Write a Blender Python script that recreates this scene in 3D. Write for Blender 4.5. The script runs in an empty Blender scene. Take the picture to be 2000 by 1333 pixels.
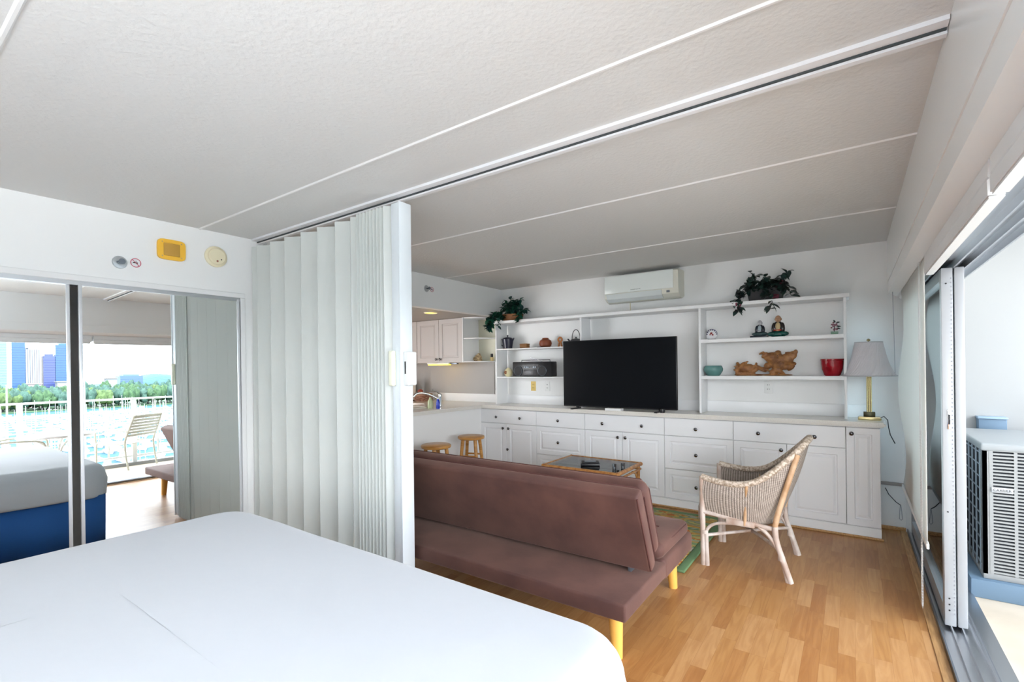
import bpy, bmesh, math, random
from mathutils import Vector, Matrix, Euler, noise
PI = math.pi
SC = bpy.context.scene
COL = SC.collection

# ------------------------------------------------------------------ camera
YAW, ROLL, FPX, SHY, CAMH = .6152, -.0117, 940.32, 51.116, 1.361
_f = Vector((-math.sin(YAW), math.cos(YAW), 0)); _r = Vector((math.cos(YAW), math.sin(YAW), 0)); _u = Vector((0, 0, 1))
_r2 = _r*math.cos(ROLL)+_u*math.sin(ROLL); _u2 = _u*math.cos(ROLL)-_r*math.sin(ROLL)
cam = bpy.data.cameras.new('camera'); camo = bpy.data.objects.new('camera', cam); COL.objects.link(camo)
cam.sensor_width = 36; cam.sensor_fit = 'HORIZONTAL'; cam.lens = 36*FPX/2000; cam.shift_y = SHY/2000
cam.clip_start = .02; cam.clip_end = 5000
camo.matrix_world = Matrix(((_r2.x, _u2.x, -_f.x, 0), (_r2.y, _u2.y, -_f.y, 0), (_r2.z, _u2.z, -_f.z, CAMH), (0, 0, 0, 1)))
SC.camera = camo
# ------------------------------------------------------------------ world, daylight, exposure
SKY = 7.4
w = bpy.data.worlds.new('sky'); SC.world = w; w.use_nodes = True
nt = w.node_tree; nt.nodes.clear()
tc = nt.nodes.new('ShaderNodeTexCoord'); sx = nt.nodes.new('ShaderNodeSeparateXYZ'); rp = nt.nodes.new('ShaderNodeValToRGB')
bg = nt.nodes.new('ShaderNodeBackground'); ou = nt.nodes.new('ShaderNodeOutputWorld')
nt.links.new(tc.outputs['Generated'], sx.inputs[0]); nt.links.new(sx.outputs[2], rp.inputs[0])
rp.color_ramp.elements[0].position = 0.0; rp.color_ramp.elements[0].color = (.96, .98, 1, 1)
rp.color_ramp.elements[1].position = .6; rp.color_ramp.elements[1].color = (.76, .87, 1, 1)
nt.links.new(rp.outputs[0], bg.inputs[0]); bg.inputs[1].default_value = SKY; nt.links.new(bg.outputs[0], ou.inputs[0])
vs = SC.view_settings; vs.view_transform = 'Standard'; vs.look = 'None'; vs.gamma = 1; vs.use_curve_mapping = False; vs.exposure = 0.48

def area_light(name, loc, rot, sx_, sy_, power=0, color=(1, 1, 1), portal=False):
    l = bpy.data.lights.new(name, 'AREA'); l.shape = 'RECTANGLE'; l.size = sx_; l.size_y = sy_; l.energy = power; l.color = color
    if portal: l.cycles.is_portal = True
    o = bpy.data.objects.new(name, l); COL.objects.link(o); o.location = loc; o.rotation_euler = rot
    return o
# portal over the open balcony side guides the daylight coming in (gives off nothing itself)
area_light('daylight_portal', (1.99, 1.25, 1.22), (0, PI/2, 0), 2.4, 7.5, portal=True)
sl = bpy.data.lights.new('sun', 'SUN'); sl.energy = 9.0; sl.angle = .02; sl.color = (1, .96, .88)
slo = bpy.data.objects.new('sun', sl); COL.objects.link(slo); slo.rotation_euler = Vector((-.45, -.25, .85)).to_track_quat('Z', 'Y').to_euler(); slo.location = (0, 0, 8)

# ------------------------------------------------------------------ materials
MATS = {}
def mat(name, col=(.8, .8, .8), rough=.5, metal=0, bump=None, emit=None, trans=0, ior=1.45, spec=.5, sheen=0, alpha=1):
    if name in MATS: return MATS[name]
    m = bpy.data.materials.new(name); m.use_nodes = True; b = m.node_tree.nodes['Principled BSDF']
    b.inputs['Base Color'].default_value = (*col, 1); b.inputs['Roughness'].default_value = rough; b.inputs['Metallic'].default_value = metal
    b.inputs['Specular IOR Level'].default_value = spec; b.inputs['IOR'].default_value = ior
    b.inputs['Transmission Weight'].default_value = trans
    if sheen: b.inputs['Sheen Weight'].default_value = sheen
    if emit: b.inputs['Emission Color'].default_value = (*emit[0], 1); b.inputs['Emission Strength'].default_value = emit[1]
    if bump:
        n = m.node_tree; t = n.nodes.new('ShaderNodeTexNoise'); t.inputs['Scale'].default_value = bump[0]; t.inputs['Detail'].default_value = 3
        c = n.nodes.new('ShaderNodeTexCoord'); n.links.new(c.outputs['Object'], t.inputs['Vector'])
        k = n.nodes.new('ShaderNodeBump'); k.inputs['Strength'].default_value = bump[1]; k.inputs['Distance'].default_value = bump[2] if len(bump) > 2 else .002
        n.links.new(t.outputs[0], k.inputs['Height']); n.links.new(k.outputs[0], b.inputs['Normal'])
    MATS[name] = m
    return m
def vary(m, scale, c1, c2, stretch=(1, 1, 1), detail=4, lo=.35, hi=.65, distortion=0):
    n = m.node_tree; b = n.nodes['Principled BSDF']
    t = n.nodes.new('ShaderNodeTexNoise'); t.inputs['Scale'].default_value = scale; t.inputs['Detail'].default_value = detail; t.inputs['Distortion'].default_value = distortion
    c = n.nodes.new('ShaderNodeTexCoord'); mp = n.nodes.new('ShaderNodeMapping'); mp.inputs['Scale'].default_value = stretch
    n.links.new(c.outputs['Object'], mp.inputs[0]); n.links.new(mp.outputs[0], t.inputs['Vector'])
    r = n.nodes.new('ShaderNodeValToRGB'); r.color_ramp.elements[0].position = lo; r.color_ramp.elements[1].position = hi
    r.color_ramp.elements[0].color = (*c1, 1); r.color_ramp.elements[1].color = (*c2, 1)
    n.links.new(t.outputs[0], r.inputs[0]); n.links.new(r.outputs[0], b.inputs['Base Color'])
    return m
M_wall = mat('wall_paint', (.86, .865, .86), .6, bump=(60, .15))
M_ceil = mat('textured_ceiling_paint', (.72, .725, .72), .6, bump=(55, .6, .004))
M_trimw = mat('white_gloss_trim', (.82, .82, .82), .3)
M_beam = mat('beam_satin_paint', (.88, .89, .885), .28, bump=(3, .15, .01))
M_lam = mat('white_cabinet_laminate', (.85, .86, .88), .38)
M_shelf = mat('white_shelf_board', (.86, .87, .88), .4)
M_counter = mat('cream_solid_counter', (.72, .68, .61), .22)
vary(M_counter, 220, (.70, .67, .61), (.80, .775, .73))
M_counterw = mat('white_backsplash', (.84, .85, .86), .3)
M_knob = mat('dark_chrome_knob', (.16, .16, .17), .12, 1)
M_chrome = mat('chrome', (.75, .76, .78), .1, 1)
M_alu = mat('brushed_aluminium', (.62, .64, .67), .3, 1)
M_alud = mat('dark_aluminium_track', (.20, .23, .27), .35, .8)
M_aluw = mat('white_painted_aluminium', (.36, .37, .385), .3)
M_brass = mat('antique_brass', (.44, .37, .20), .25, 1)
M_black = mat('black_plastic', (.012, .012, .014), .3)
M_blackm = mat('matt_black', (.02, .02, .022), .6)
M_screen = mat('black_screen', (.005, .006, .008), .2, spec=.25)
M_white = mat('white_plastic', (.82, .83, .82), .35)
M_cream = mat('cream_plastic', (.80, .73, .52), .4)
M_vinyl = mat('cream_vinyl', (.60, .63, .61), .32)
M_sheet = mat('white_bed_sheet', (.47, .49, .53), .85, bump=(5, .35, .012), sheen=.2)
M_blue = mat('blue_bed_skirt', (.012, .085, .30), .8, bump=(30, .3))
M_suede = mat('brown_microsuede', (.13, .06, .05), .75, sheen=.22, bump=(180, .15))
vary(M_suede, 5, (.056, .020, .016), (.095, .038, .028), detail=5)
M_suede.node_tree.nodes['Principled BSDF'].inputs['Sheen Tint'].default_value = (.9, .6, .5, 1)
M_piping = mat('dark_brown_piping', (.07, .022, .018), .7)
M_legw = mat('honey_wood', (.80, .42, .09), .35)
M_stool = mat('varnished_pine', (.46, .22, .055), .3); vary(M_stool, 6, (.38, .165, .035), (.58, .30, .085), (1, 1, 8))
M_cane = mat('honey_rattan_cane', (.42, .19, .05), .35); vary(M_cane, 25, (.30, .11, .025), (.52, .26, .08))
M_glass_t = None
def thin_glass(name, tint=(.93, .97, .98), refl=.12):
    if name in MATS: return MATS[name]
    m = bpy.data.materials.new(name); m.use_nodes = True; n = m.node_tree; n.nodes.clear()
    o = n.nodes.new('ShaderNodeOutputMaterial'); mx = n.nodes.new('ShaderNodeMixShader'); t = n.nodes.new('ShaderNodeBsdfTransparent'); g = n.nodes.new('ShaderNodeBsdfGlossy')
    fr = n.nodes.new('ShaderNodeFresnel'); fr.inputs[0].default_value = 1.5
    t.inputs[0].default_value = (*tint, 1); g.inputs['Roughness'].default_value = .015
    n.links.new(fr.outputs[0], mx.inputs[0]); n.links.new(t.outputs[0], mx.inputs[1]); n.links.new(g.outputs[0], mx.inputs[2]); n.links.new(mx.outputs[0], o.inputs[0])
    MATS[name] = m; return m
M_glass = thin_glass('clear_door_glass', (.90, .95, .965))
M_tglass = thin_glass('table_glass', (.82, .9, .88))
M_mirror = mat('mirror_silver', (.90, .93, .93), .0, 1)
def fabric_translucent(name, col, tr):
    m = bpy.data.materials.new(name); m.use_nodes = True; n = m.node_tree; n.nodes.clear()
    o = n.nodes.new('ShaderNodeOutputMaterial'); mx = n.nodes.new('ShaderNodeMixShader'); d = n.nodes.new('ShaderNodeBsdfDiffuse'); t = n.nodes.new('ShaderNodeBsdfTranslucent')
    d.inputs[0].default_value = (*col, 1); t.inputs[0].default_value = (*col, 1); mx.inputs[0].default_value = tr
    n.links.new(d.outputs[0], mx.inputs[1]); n.links.new(t.outputs[0], mx.inputs[2]); n.links.new(mx.outputs[0], o.inputs[0])
    return m
M_shade = fabric_translucent('roller_shade_vinyl', (.86, .85, .82), .46)
M_lshade = fabric_translucent('pleated_lampshade_fabric', (.80, .77, .80), .3)

def floor_material():
    m = bpy.data.materials.new('laminate_planks'); m.use_nodes = True; n = m.node_tree; b = n.nodes['Principled BSDF']; L = n.links.new
    def N(t): return n.nodes.new(t)
    def MT(op, a, bb=None):
        k = N('ShaderNodeMath'); k.operation = op
        for i, v in enumerate((a, bb)):
            if v is None: continue
            if isinstance(v, (int, float)): k.inputs[i].default_value = v
            else: L(v, k.inputs[i])
        return k.outputs[0]
    c = N('ShaderNodeTexCoord'); s = N('ShaderNodeSeparateXYZ'); L(c.outputs['Object'], s.inputs[0])
    sx_ = MT('DIVIDE', s.outputs[0], .068); ix = MT('FLOOR', sx_); fx = MT('FRACT', sx_)
    wn = N('ShaderNodeTexWhiteNoise'); wn.noise_dimensions = '1D'; L(ix, wn.inputs['W'])
    yy = MT('ADD', MT('DIVIDE', s.outputs[1], .40), MT('MULTIPLY', wn.outputs[0], 7.3)); iy = MT('FLOOR', yy); fy = MT('FRACT', yy)
    cb = N('ShaderNodeCombineXYZ'); L(ix, cb.inputs[0]); L(iy, cb.inputs[1])
    w2 = N('ShaderNodeTexWhiteNoise'); w2.noise_dimensions = '3D'; L(cb.outputs[0], w2.inputs['Vector'])
    r = N('ShaderNodeValToRGB'); L(w2.outputs[0], r.inputs[0])
    r.color_ramp.elements[0].color = (.38, .165, .052, 1); r.color_ramp.elements[1].color = (.50, .265, .108, 1)
    e = r.color_ramp.elements.new(.5); e.color = (.44, .215, .072, 1)
    # grain
    mp = N('ShaderNodeMapping'); mp.inputs['Scale'].default_value = (16, 1.5, 1); cs = N('ShaderNodeVectorMath'); cs.operation = 'ADD'
    sc = N('ShaderNodeVectorMath'); sc.operation = 'SCALE'; sc.inputs['Scale'].default_value = 3.7; L(w2.outputs['Color'], sc.inputs[0])
    L(c.outputs['Object'], cs.inputs[0]); L(sc.outputs[0], cs.inputs[1]); L(cs.outputs[0], mp.inputs[0])
    g = N('ShaderNodeTexNoise'); g.inputs['Scale'].default_value = 1.6; g.inputs['Distortion'].default_value = 1.8; g.inputs['Detail'].default_value = 5
    L(mp.outputs[0], g.inputs[0])
    mx = N('ShaderNodeMix'); mx.data_type = 'RGBA'; mx.blend_type = 'MULTIPLY'; L(r.outputs[0], mx.inputs['A'])
    r2 = N('ShaderNodeValToRGB'); L(g.outputs[0], r2.inputs[0]); r2.color_ramp.elements[0].color = (.74, .62, .50, 1); r2.color_ramp.elements[0].position = .38; r2.color_ramp.elements[1].position = .62; r2.color_ramp.elements[1].color = (1, 1, 1, 1)
    L(r2.outputs[0], mx.inputs['B']); mx.inputs['Factor'].default_value = .55
    # joints
    ex = MT('MINIMUM', fx, MT('SUBTRACT', 1, fx)); ey = MT('MULTIPLY', MT('MINIMUM', fy, MT('SUBTRACT', 1, fy)), 5.9)
    ed = MT('LESS_THAN', MT('MINIMUM', ex, ey), .012)
    m2 = N('ShaderNodeMix'); m2.data_type = 'RGBA'; m2.blend_type = 'MULTIPLY'; L(MT('MULTIPLY', ed, .35), m2.inputs['Factor']); L(mx.outputs['Result'], m2.inputs['A']); m2.inputs['B'].default_value = (.45, .3, .2, 1)
    L(m2.outputs['Result'], b.inputs['Base Color']); b.inputs['Roughness'].default_value = .38; b.inputs['Specular IOR Level'].default_value = .35
    return m
M_floor = floor_material()
M_trimwood = mat('oak_trim', (.48, .26, .10), .4); vary(M_trimwood, 8, (.38, .20, .07), (.58, .33, .14), (12, 1, 12))
M_concrete = mat('balcony_screed', (.5, .42, .33), .8, bump=(40, .3)); vary(M_concrete, 3, (.48, .40, .31), (.58, .49, .39))
M_pad = mat('blue_grey_paint', (.13, .20, .28), .6)
M_stucco = mat('white_exterior_paint', (.34, .34, .335), .7, bump=(30, .2))
M_acw = mat('beige_grey_sheet_metal', (.29, .29, .285), .45)
M_rail = mat('white_railing_paint', (.86, .86, .84), .5)
M_patio = mat('ivory_patio_vinyl', (.60, .57, .47), .5)

# ------------------------------------------------------------------ mesh helpers
class MB:
    def __init__(s): s.bm = bmesh.new()
    def box(s, x0, x1, y0, y1, z0, z1, bev=0, seg=2, M=None):
        r = bmesh.ops.create_cube(s.bm, size=1); vs_ = r['verts']
        mm = Matrix.Translation(((x0+x1)/2, (y0+y1)/2, (z0+z1)/2)) @ Matrix.Diagonal((abs(x1-x0), abs(y1-y0), abs(z1-z0), 1))
        bmesh.ops.transform(s.bm, matrix=mm, verts=vs_)
        if bev:
            es = list({e for v in vs_ for e in v.link_edges})
            b = bmesh.ops.bevel(s.bm, geom=es, offset=bev, segments=seg, affect='EDGES', profile=.5); vs_ = list({v for f in b['faces'] for v in f.verts} | {v for v in vs_ if v.is_valid})
            vs_ = [v for v in vs_ if v.is_valid]
            vs_ = s._island(vs_)
        if M is not None: bmesh.ops.transform(s.bm, matrix=M, verts=vs_)
        return s
    def _island(s, seed):
        seen = set(seed); st = list(seed)
        while st:
            v = st.pop()
            for e in v.link_edges:
                o = e.other_vert(v)
                if o not in seen: seen.add(o); st.append(o)
        return list(seen)
    def cyl(s, p0, p1, r0, r1=None, n=16, cap=True):
        return s.tube([p0, p1], [r0, r0 if r1 is None else r1], n, cap)
    def tube(s, pts, r, n=10, cap=True, closed=False):
        pts = [Vector(p) for p in pts]; k = len(pts)
        if not isinstance(r, (list, tuple)): r = [r]*k
        t = []
        for i in range(k):
            a = pts[(i-1) % k] if closed else pts[max(i-1, 0)]; b = pts[(i+1) % k] if closed else pts[min(i+1, k-1)]
            t.append((b-a).normalized())
        up = Vector((0, 0, 1)) if abs(t[0].z) < .9 else Vector((1, 0, 0))
        nrm = t[0].cross(up).normalized(); rings = []
        for i in range(k):
            nrm = (nrm - t[i]*nrm.dot(t[i])).normalized(); bn = t[i].cross(nrm)
            rings.append([s.bm.verts.new(pts[i]+(nrm*math.cos(2*PI*j/n)+bn*math.sin(2*PI*j/n))*r[i]) for j in range(n)])
        for i in range(k if closed else k-1):
            A = rings[i]; B = rings[(i+1) % k]
            for j in range(n): s.bm.faces.new((A[j], A[(j+1) % n], B[(j+1) % n], B[j]))
        if cap and not closed: s.bm.faces.new(rings[0][::-1]); s.bm.faces.new(rings[-1])
        return s
    def lathe(s, prof, n=24, c=(0, 0, 0), sy=1, axis='z', M=None):
        rings = []; vs0 = []
        for r, z in prof:
            ring = []
            for j in range(n):
                a = 2*PI*j/n
                p = Vector((max(r, 1e-5)*math.cos(a), max(r, 1e-5)*math.sin(a)*sy, z))
                if axis == 'y': p = Vector((p.x, -p.z, p.y))
                if axis == 'x': p = Vector((p.z, p.x, p.y))
                if M is not None: p = M @ p
                ring.append(s.bm.verts.new(p+Vector(c)))
            rings.append(ring)
        for A, B in zip(rings, rings[1:]):
            for j in range(n): s.bm.faces.new((A[j], A[(j+1) % n], B[(j+1) % n], B[j]))
        s.bm.faces.new(rings[0][::-1]); s.bm.faces.new(rings[-1])
        return s
    def prism(s, pts, z0, z1, axis='z'):
        def P(x, y, z): return {'z': (x, y, z), 'y': (x, z, y), 'x': (z, x, y)}[axis]
        a = [s.bm.verts.new(P(x, y, z0)) for x, y in pts]; b = [s.bm.verts.new(P(x, y, z1)) for x, y in pts]
        k = len(pts)
        s.bm.faces.new(a[::-1]); s.bm.faces.new(b)
        for i in range(k): s.bm.faces.new((a[i], a[(i+1) % k], b[(i+1) % k], b[i]))
        return s
    def ell(s, c, r, n=2, M=None):
        q = bmesh.ops.create_icosphere(s.bm, subdivisions=n, radius=1)
        mm = Matrix.Translation(c) @ (M if M is not None else Matrix.Identity(4)) @ Matrix.Diagonal((*r, 1))
        bmesh.ops.transform(s.bm, matrix=mm, verts=q['verts']); return s
    def slab(s, x0, x1, y0, y1, z0, z1, rp=.1, re=.04, nc=8, ne=5, crown=0, rb=None, bulge=0):
        """rounded cushion or mattress: rounded plan, rounded top and bottom edges"""
        rb = re if rb is None else rb
        prof = [(rb*(1-math.sin(PI/2*i/ne)), z0+rb*(1-math.cos(PI/2*i/ne))) for i in range(ne+1)]
        if bulge: prof += [(-bulge, (z0+z1)/2)]
        prof += [(re*(1-math.cos(PI/2*i/ne)), z1-re+re*math.sin(PI/2*i/ne)) for i in range(ne+1)]
        def loop(off, z):
            R = max(rp-off, .002); out = []
            for cx, cy, a0 in ((x1-off-R, y1-off-R, 0), (x0+off+R, y1-off-R, 90), (x0+off+R, y0+off+R, 180), (x1-off-R, y0+off+R, 270)):
                for i in range(nc+1):
                    a = math.radians(a0+90*i/nc); out.append(s.bm.verts.new((cx+R*math.cos(a), cy+R*math.sin(a), z)))
            return out
        L_ = [loop(o, z) for o, z in prof]
        wd = min(x1-x0, y1-y0)/2
        for q in (.25, .5, .75): L_.append(loop(re+(wd-re)*q*.9, z1+crown*(1-(1-q)**2)))
        for A, B in zip(L_, L_[1:]):
            k = len(A)
            for j in range(k): s.bm.faces.new((A[j], A[(j+1) % k], B[(j+1) % k], B[j]))
        s.bm.faces.new(L_[0][::-1]); s.bm.faces.new(L_[-1])
        return s
    def grid(s, fn, nu, nv, uv=False):
        V = [[s.bm.verts.new(fn(i/(nu-1), j/(nv-1))) for j in range(nv)] for i in range(nu)]
        ly = s.bm.loops.layers.uv.verify() if uv else None
        for i in range(nu-1):
            for j in range(nv-1):
                f = s.bm.faces.new((V[i][j], V[i+1][j], V[i+1][j+1], V[i][j+1]))
                if uv:
                    for l, (a, b) in zip(f.loops, ((i, j), (i+1, j), (i+1, j+1), (i, j+1))): l[ly].uv = (a/(nu-1), b/(nv-1))
        return s
    def xf(s, M): bmesh.ops.transform(s.bm, matrix=M, verts=s.bm.verts[:]); return s
    def build(s, name, m, parent=None, loc=None, smooth=35, label=None, solid=None, kind=None):
        bmesh.ops.remove_doubles(s.bm, verts=s.bm.verts, dist=1e-6)
        bmesh.ops.recalc_face_normals(s.bm, faces=s.bm.faces)
        me = bpy.data.meshes.new(name); s.bm.to_mesh(me); s.bm.free()
        if smooth:
            for p in me.polygons: p.use_smooth = True
            me.set_sharp_from_angle(angle=math.radians(smooth))
        me.materials.append(m)
        o = bpy.data.objects.new(name, me); COL.objects.link(o)
        if parent: o.parent = parent
        if loc: o.location = loc
        if label: o['label'] = label
        if kind: o['kind'] = kind
        if solid:
            md = o.modifiers.new('solidify', 'SOLIDIFY'); md.thickness = solid; md.offset = 0
        return o
def tag(o, label, cat, group=None, kind=None):
    o['label'] = label; o['category'] = cat
    if group: o['group'] = group
    if kind: o['kind'] = kind
    return o
def thing(name, label, cat, loc=(0, 0, 0), rz=0, group=None):
    o = bpy.data.objects.new(name, None); COL.objects.link(o); o.location = loc; o.rotation_euler = (0, 0, rz); o.empty_display_size = .05
    return tag(o, label, cat, group)
def struct(name, mb, m, smooth=None):
    o = mb.build(name, m, smooth=smooth); o['kind'] = 'structure'; return o
def sroot(name, loc=(0, 0, 0)):
    o = bpy.data.objects.new(name, None); COL.objects.link(o); o.location = loc; o['kind'] = 'structure'; return o
def copy_tree(root, loc, rz=0, label=None, group=None):
    r = root.copy(); COL.objects.link(r); r.location = loc; r.rotation_euler = (0, 0, rz)
    if label: r['label'] = label
    if group: r['group'] = group
    for ch in list(root.children):
        c = ch.copy(); COL.objects.link(c); c.parent = r
        for g in list(ch.children):
            d = g.copy(); COL.objects.link(d); d.parent = c
    return r
def text_mesh(name, body, size, m, parent, loc, rot, depth=.0006, align='CENTER'):
    cu = bpy.data.curves.new(name, 'FONT'); cu.body = body; cu.size = size; cu.extrude = depth; cu.align_x = align; cu.align_y = 'CENTER'
    t = bpy.data.objects.new('tmp_text', cu); COL.objects.link(t)
    dg = bpy.context.evaluated_depsgraph_get(); me = bpy.data.meshes.new_from_object(t.evaluated_get(dg)); bpy.data.objects.remove(t)
    me.name = name; me.materials.clear(); me.materials.append(m)
    o = bpy.data.objects.new(name, me); COL.objects.link(o); o.parent = parent; o.location = loc; o.rotation_euler = rot
    return o

H = 2.358; YB = 4.99; XW = .24; XL = -3.7287; YN = -2.6
# ================================================================== ROOM SHELL
struct('floor', MB().box(-6.4, .305, YN-.1, YB+.15, -.12, 0), M_floor)
struct('ceiling', MB().box(-6.4, 2.1, YN-.1, YB+.25, H, H+.3), M_ceil)
struct('wall_back', MB().box(-6.4, .56, YB, YB+.15, 0, H), M_wall)
struct('wall_front', MB().box(-6.4, .56, YN-.12, YN, 0, H), M_wall)
# mirror wall: piers beside and above the closet opening
wl = MB().box(XL-.12, XL, 1.80, 1.955, 0, H).box(XL-.12, XL, YN, 1.80, 1.93, H)
struct('wall_left', wl, M_wall)
struct('wall_left.001', MB().box(XL-.8, XL-.75, YN, 1.955, 0, H).box(XL-.75, XL-.12, 1.905, 1.955, 0, H), M_wall)
struct('trim_1', MB().box(XL-.02, XL+.012, YN, 1.80, 1.90, 1.935, .003).box(XL-.02, XL+.012, 1.765, 1.80, 0, 1.90, .003), M_trimw)
struct('trim_2', MB().box(XL-.05, XL+.004, YN, 1.765, 1.875, 1.90).box(XL-.05, XL+.004, YN, 1.765, 0, .02), M_alu)
# kitchen: header over the pass-through, lowered ceiling, side wall
XK = -3.687
struct('wall_left.002', MB().box(XK-.09, XK, 1.955, YB, 2.005, H), M_wall)
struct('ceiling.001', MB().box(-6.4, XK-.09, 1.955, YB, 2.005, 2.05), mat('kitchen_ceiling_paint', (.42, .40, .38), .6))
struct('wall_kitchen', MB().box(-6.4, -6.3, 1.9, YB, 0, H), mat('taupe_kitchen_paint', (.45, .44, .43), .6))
struct('wall_half', MB().box(-3.84, -3.745, 2.3, 4.64, 0, .862), M_wall)
# header over the windows
struct('wall_right', MB().box(XW, .60, YN, YB, 2.02, H), M_beam)
struct('trim_3', MB().prism([(XW+.005, 2.02), (XW+.005, 1.93), (.30, 1.897), (.34, 1.897), (.34, 2.02)], YN, YB, 'y'), M_beam)
struct('wall_right.001', MB().box(.34, .56, YN, YB, 1.88, 2.02), M_wall)
struct('wall_right.002', MB().box(.34, .56, YB-.03, YB, 0, 1.9), M_wall)
for i, y in enumerate((.30, 1.50, 2.73, 3.936)):
    struct('trim_%d' % (4+i), MB().prism([(y-.011, H+.001), (y-.004, H-.006), (y+.004, H-.006), (y+.011, H+.001)], XL if y < 1.9 else XK, XW, 'x'), M_trimw)
struct('baseboard_back', MB().box(.17, .345, YB-.02, YB, 0, .03, .006), M_trimwood)
struct('baseboard_left', MB().box(XL, XL+.012, 1.80, 1.95, 0, .05), M_trimw)
struct('trim_8', MB().box(.303, .345, YN, YB, -.02, .006, .003), M_trimwood)

# ================================================================== SLIDING DOOR + TRACK
tr = MB().box(.345, .56, YN, YB-.03, -.05, .004)
for x in (.350, .398, .440, .486): tr.box(x-.003, x+.003, YN, YB-.03, 0, .022)
tr.box(.50, .56, YN, YB-.03, 0, .016)
struct('trim_9', tr, M_alu)
struct('trim_10', MB().box(.345, .352, YN, YB-.03, -.01, .03), M_alud)
hd = MB().box(.345, .53, YN, YB-.03, 1.868, 1.885)
for x in (.352, .42, .47, .525): hd.box(x-.004, x+.004, YN, YB-.03, 1.835, 1.87)
struct('trim_11', hd, M_alu)
def slider(name, x0, x1, y0, y1):
    r = sroot(name, ((x0+x1)/2, y0, 0)); hx = (x1-x0)/2; W = y1-y0
    f = MB().box(-hx, hx, 0, .055, .02, 1.84, .004).box(-hx, hx, W-.055, W, .02, 1.84, .004).box(-hx, hx, .055, W-.055, .02, .11).box(-hx, hx, .055, W-.055, 1.78, 1.84)
    f.build('door_frame', M_aluw, r)
    MB().box(-.003, .003, .05, W-.05, .10, 1.79).build('glass_pane', M_glass, r, smooth=None)
    return r, hx
r, hx = slider('door_1', .373, .418, 3.27, 4.955)
MB().box(-.004, .012, -.004, .0, 1.02, 1.12, .002).build('lock_plate', M_chrome, r, label='dark metal lock plate')
MB().box(-.001, .007, -.006, -.003, 1.045, 1.095).build('latch_slot', M_blackm, r)
hl = MB()
random.seed(3)
z = .08
while z < 1.80:
    hl.box(.0145, .0185, -.002, .001, z, z+.008); z += .021
hl.build('weatherstrip_holes', mat('grey_pile_strip', (.32, .33, .36), .8), r, smooth=None)
hs = MB()
for z, x in ((.60, -.006), (.10, -.004), (.13, -.004), (.16, -.004), (1.76, -.004)): hs.lathe([(.004, 0), (.004, .002)], 8, (x, -.001, z), axis='y')
hs.build('screw', M_blackm, r)
slider('door_2', .424, .462, 3.275, 4.955)

# ================================================================== CLOSET MIRROR DOORS
def mirror_door(name, label, y0, y1, xo, th, ph):
    r = thing(name, label, 'mirror', (XL+xo, (y0+y1)/2, CAMH)); r.rotation_euler = (0, -ph, th)
    W = (y1-y0)/2; zb, zt = .02-CAMH, 1.885-CAMH
    MB().box(-.004, 0, -W+.012, W-.012, zb+.015, zt-.01).build('mirror_glass', M_mirror, r, smooth=None)
    MB().box(-.012, .006, -W, -W+.017, zb, zt, .002).box(-.012, .006, W-.017, W, zb, zt, .002).build('frame_stile', mat('satin_silver_stile', (.66, .68, .71), .3, .35), r)
    MB().box(-.012, .004, -W+.017, W-.017, zb, zb+.025).box(-.012, .004, -W+.017, W-.017, zt-.012, zt).build('frame_rail', M_alu, r)
    return r
mirror_door('closet_mirror_door', 'tall mirrored sliding closet door beside the white folding door', .845, 1.752, .015, -.016, .010)
mirror_door('closet_mirror_door', 'mirrored sliding closet door at the far left reflecting the bed and towers', -.15, .812, -.022, -.016, .010)
mirror_door('closet_mirror_door', 'mirrored sliding closet door out past the left edge of view', -1.15, -.17, .015, 0, 0)

# ================================================================== FOLDING DOOR
fd = thing('folding_door', 'cream accordion folding door drawn halfway across the room', 'folding door', (XL, 1.893, 0))
ridg = [-3.715, -3.64, -3.451, -3.26, -3.055, -2.865, -2.67, -2.51, -2.44]
z0, z1 = .015, 2.296
def zpanel(pts, name, ins=None):
    k = MB()
    for (xa, ya), (xb, yb) in zip(pts, pts[1:]):
        d = Vector((xb-xa, yb-ya)).normalized(); n_ = Vector((-d.y, d.x))*.003
        k.prism([(xa+n_.x, ya+n_.y), (xb+n_.x, yb+n_.y), (xb-n_.x, yb-n_.y), (xa-n_.x, ya-n_.y)], z0, z1)
    return k.build(name, M_vinyl, fd, smooth=25)
for a, b in zip(ridg, ridg[1:]):
    dx = b-a; h = min(.5*dx*.62, .06)
    zpanel([(a-XL, -.04), (a-XL+dx*.55, -.04+h), (b-XL, -.04)], 'fold_panel')
xs = -2.44
for i in range(8):
    zpanel([(xs-XL, -.055), (xs-XL+.016, -.020), (xs-XL+.031, -.055)], 'fold_panel'); xs += .031
zpanel([(xs-XL, -.055), (-2.135-XL, -.005)], 'fold_panel')
MB().box(-2.14-XL, -2.075-XL, -.045, .03, z0, z1+.005, .006).box(-2.075-XL, -2.062-XL, -.052, .037, z0, z1+.005, .003).build('lead_post', mat('bluish_white_vinyl', (.74, .80, .84), .3), fd)
MB().box(-2.145-XL, -2.105-XL, -.075, -.045, 1.262, 1.462, .010, 3).build('door_handle', mat('ivory_plastic', (.83, .84, .68), .35), fd, label='ivory pull handle')
MB().box(-2.062-XL, -2.02-XL, -.035, .03, 1.265, 1.455, .008, 3).build('strike_handle', M_white, fd)
MB().box(-2.048-XL, -2.040-XL, -.038, -.034, 1.33, 1.40).build('latch_slot', M_blackm, fd)
ct = thing('ceiling_track', 'white and silver ceiling track the folding door runs in', 'door track', (XW, 1.893, H))
k = MB().box(-3.96, -.002, -.040, .0, -.014, 0).box(-3.96, -.002, .007, .030, -.030, 0)
k.build('rail', mat('white_track', (.86, .87, .9), .25), ct, smooth=None)
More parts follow.
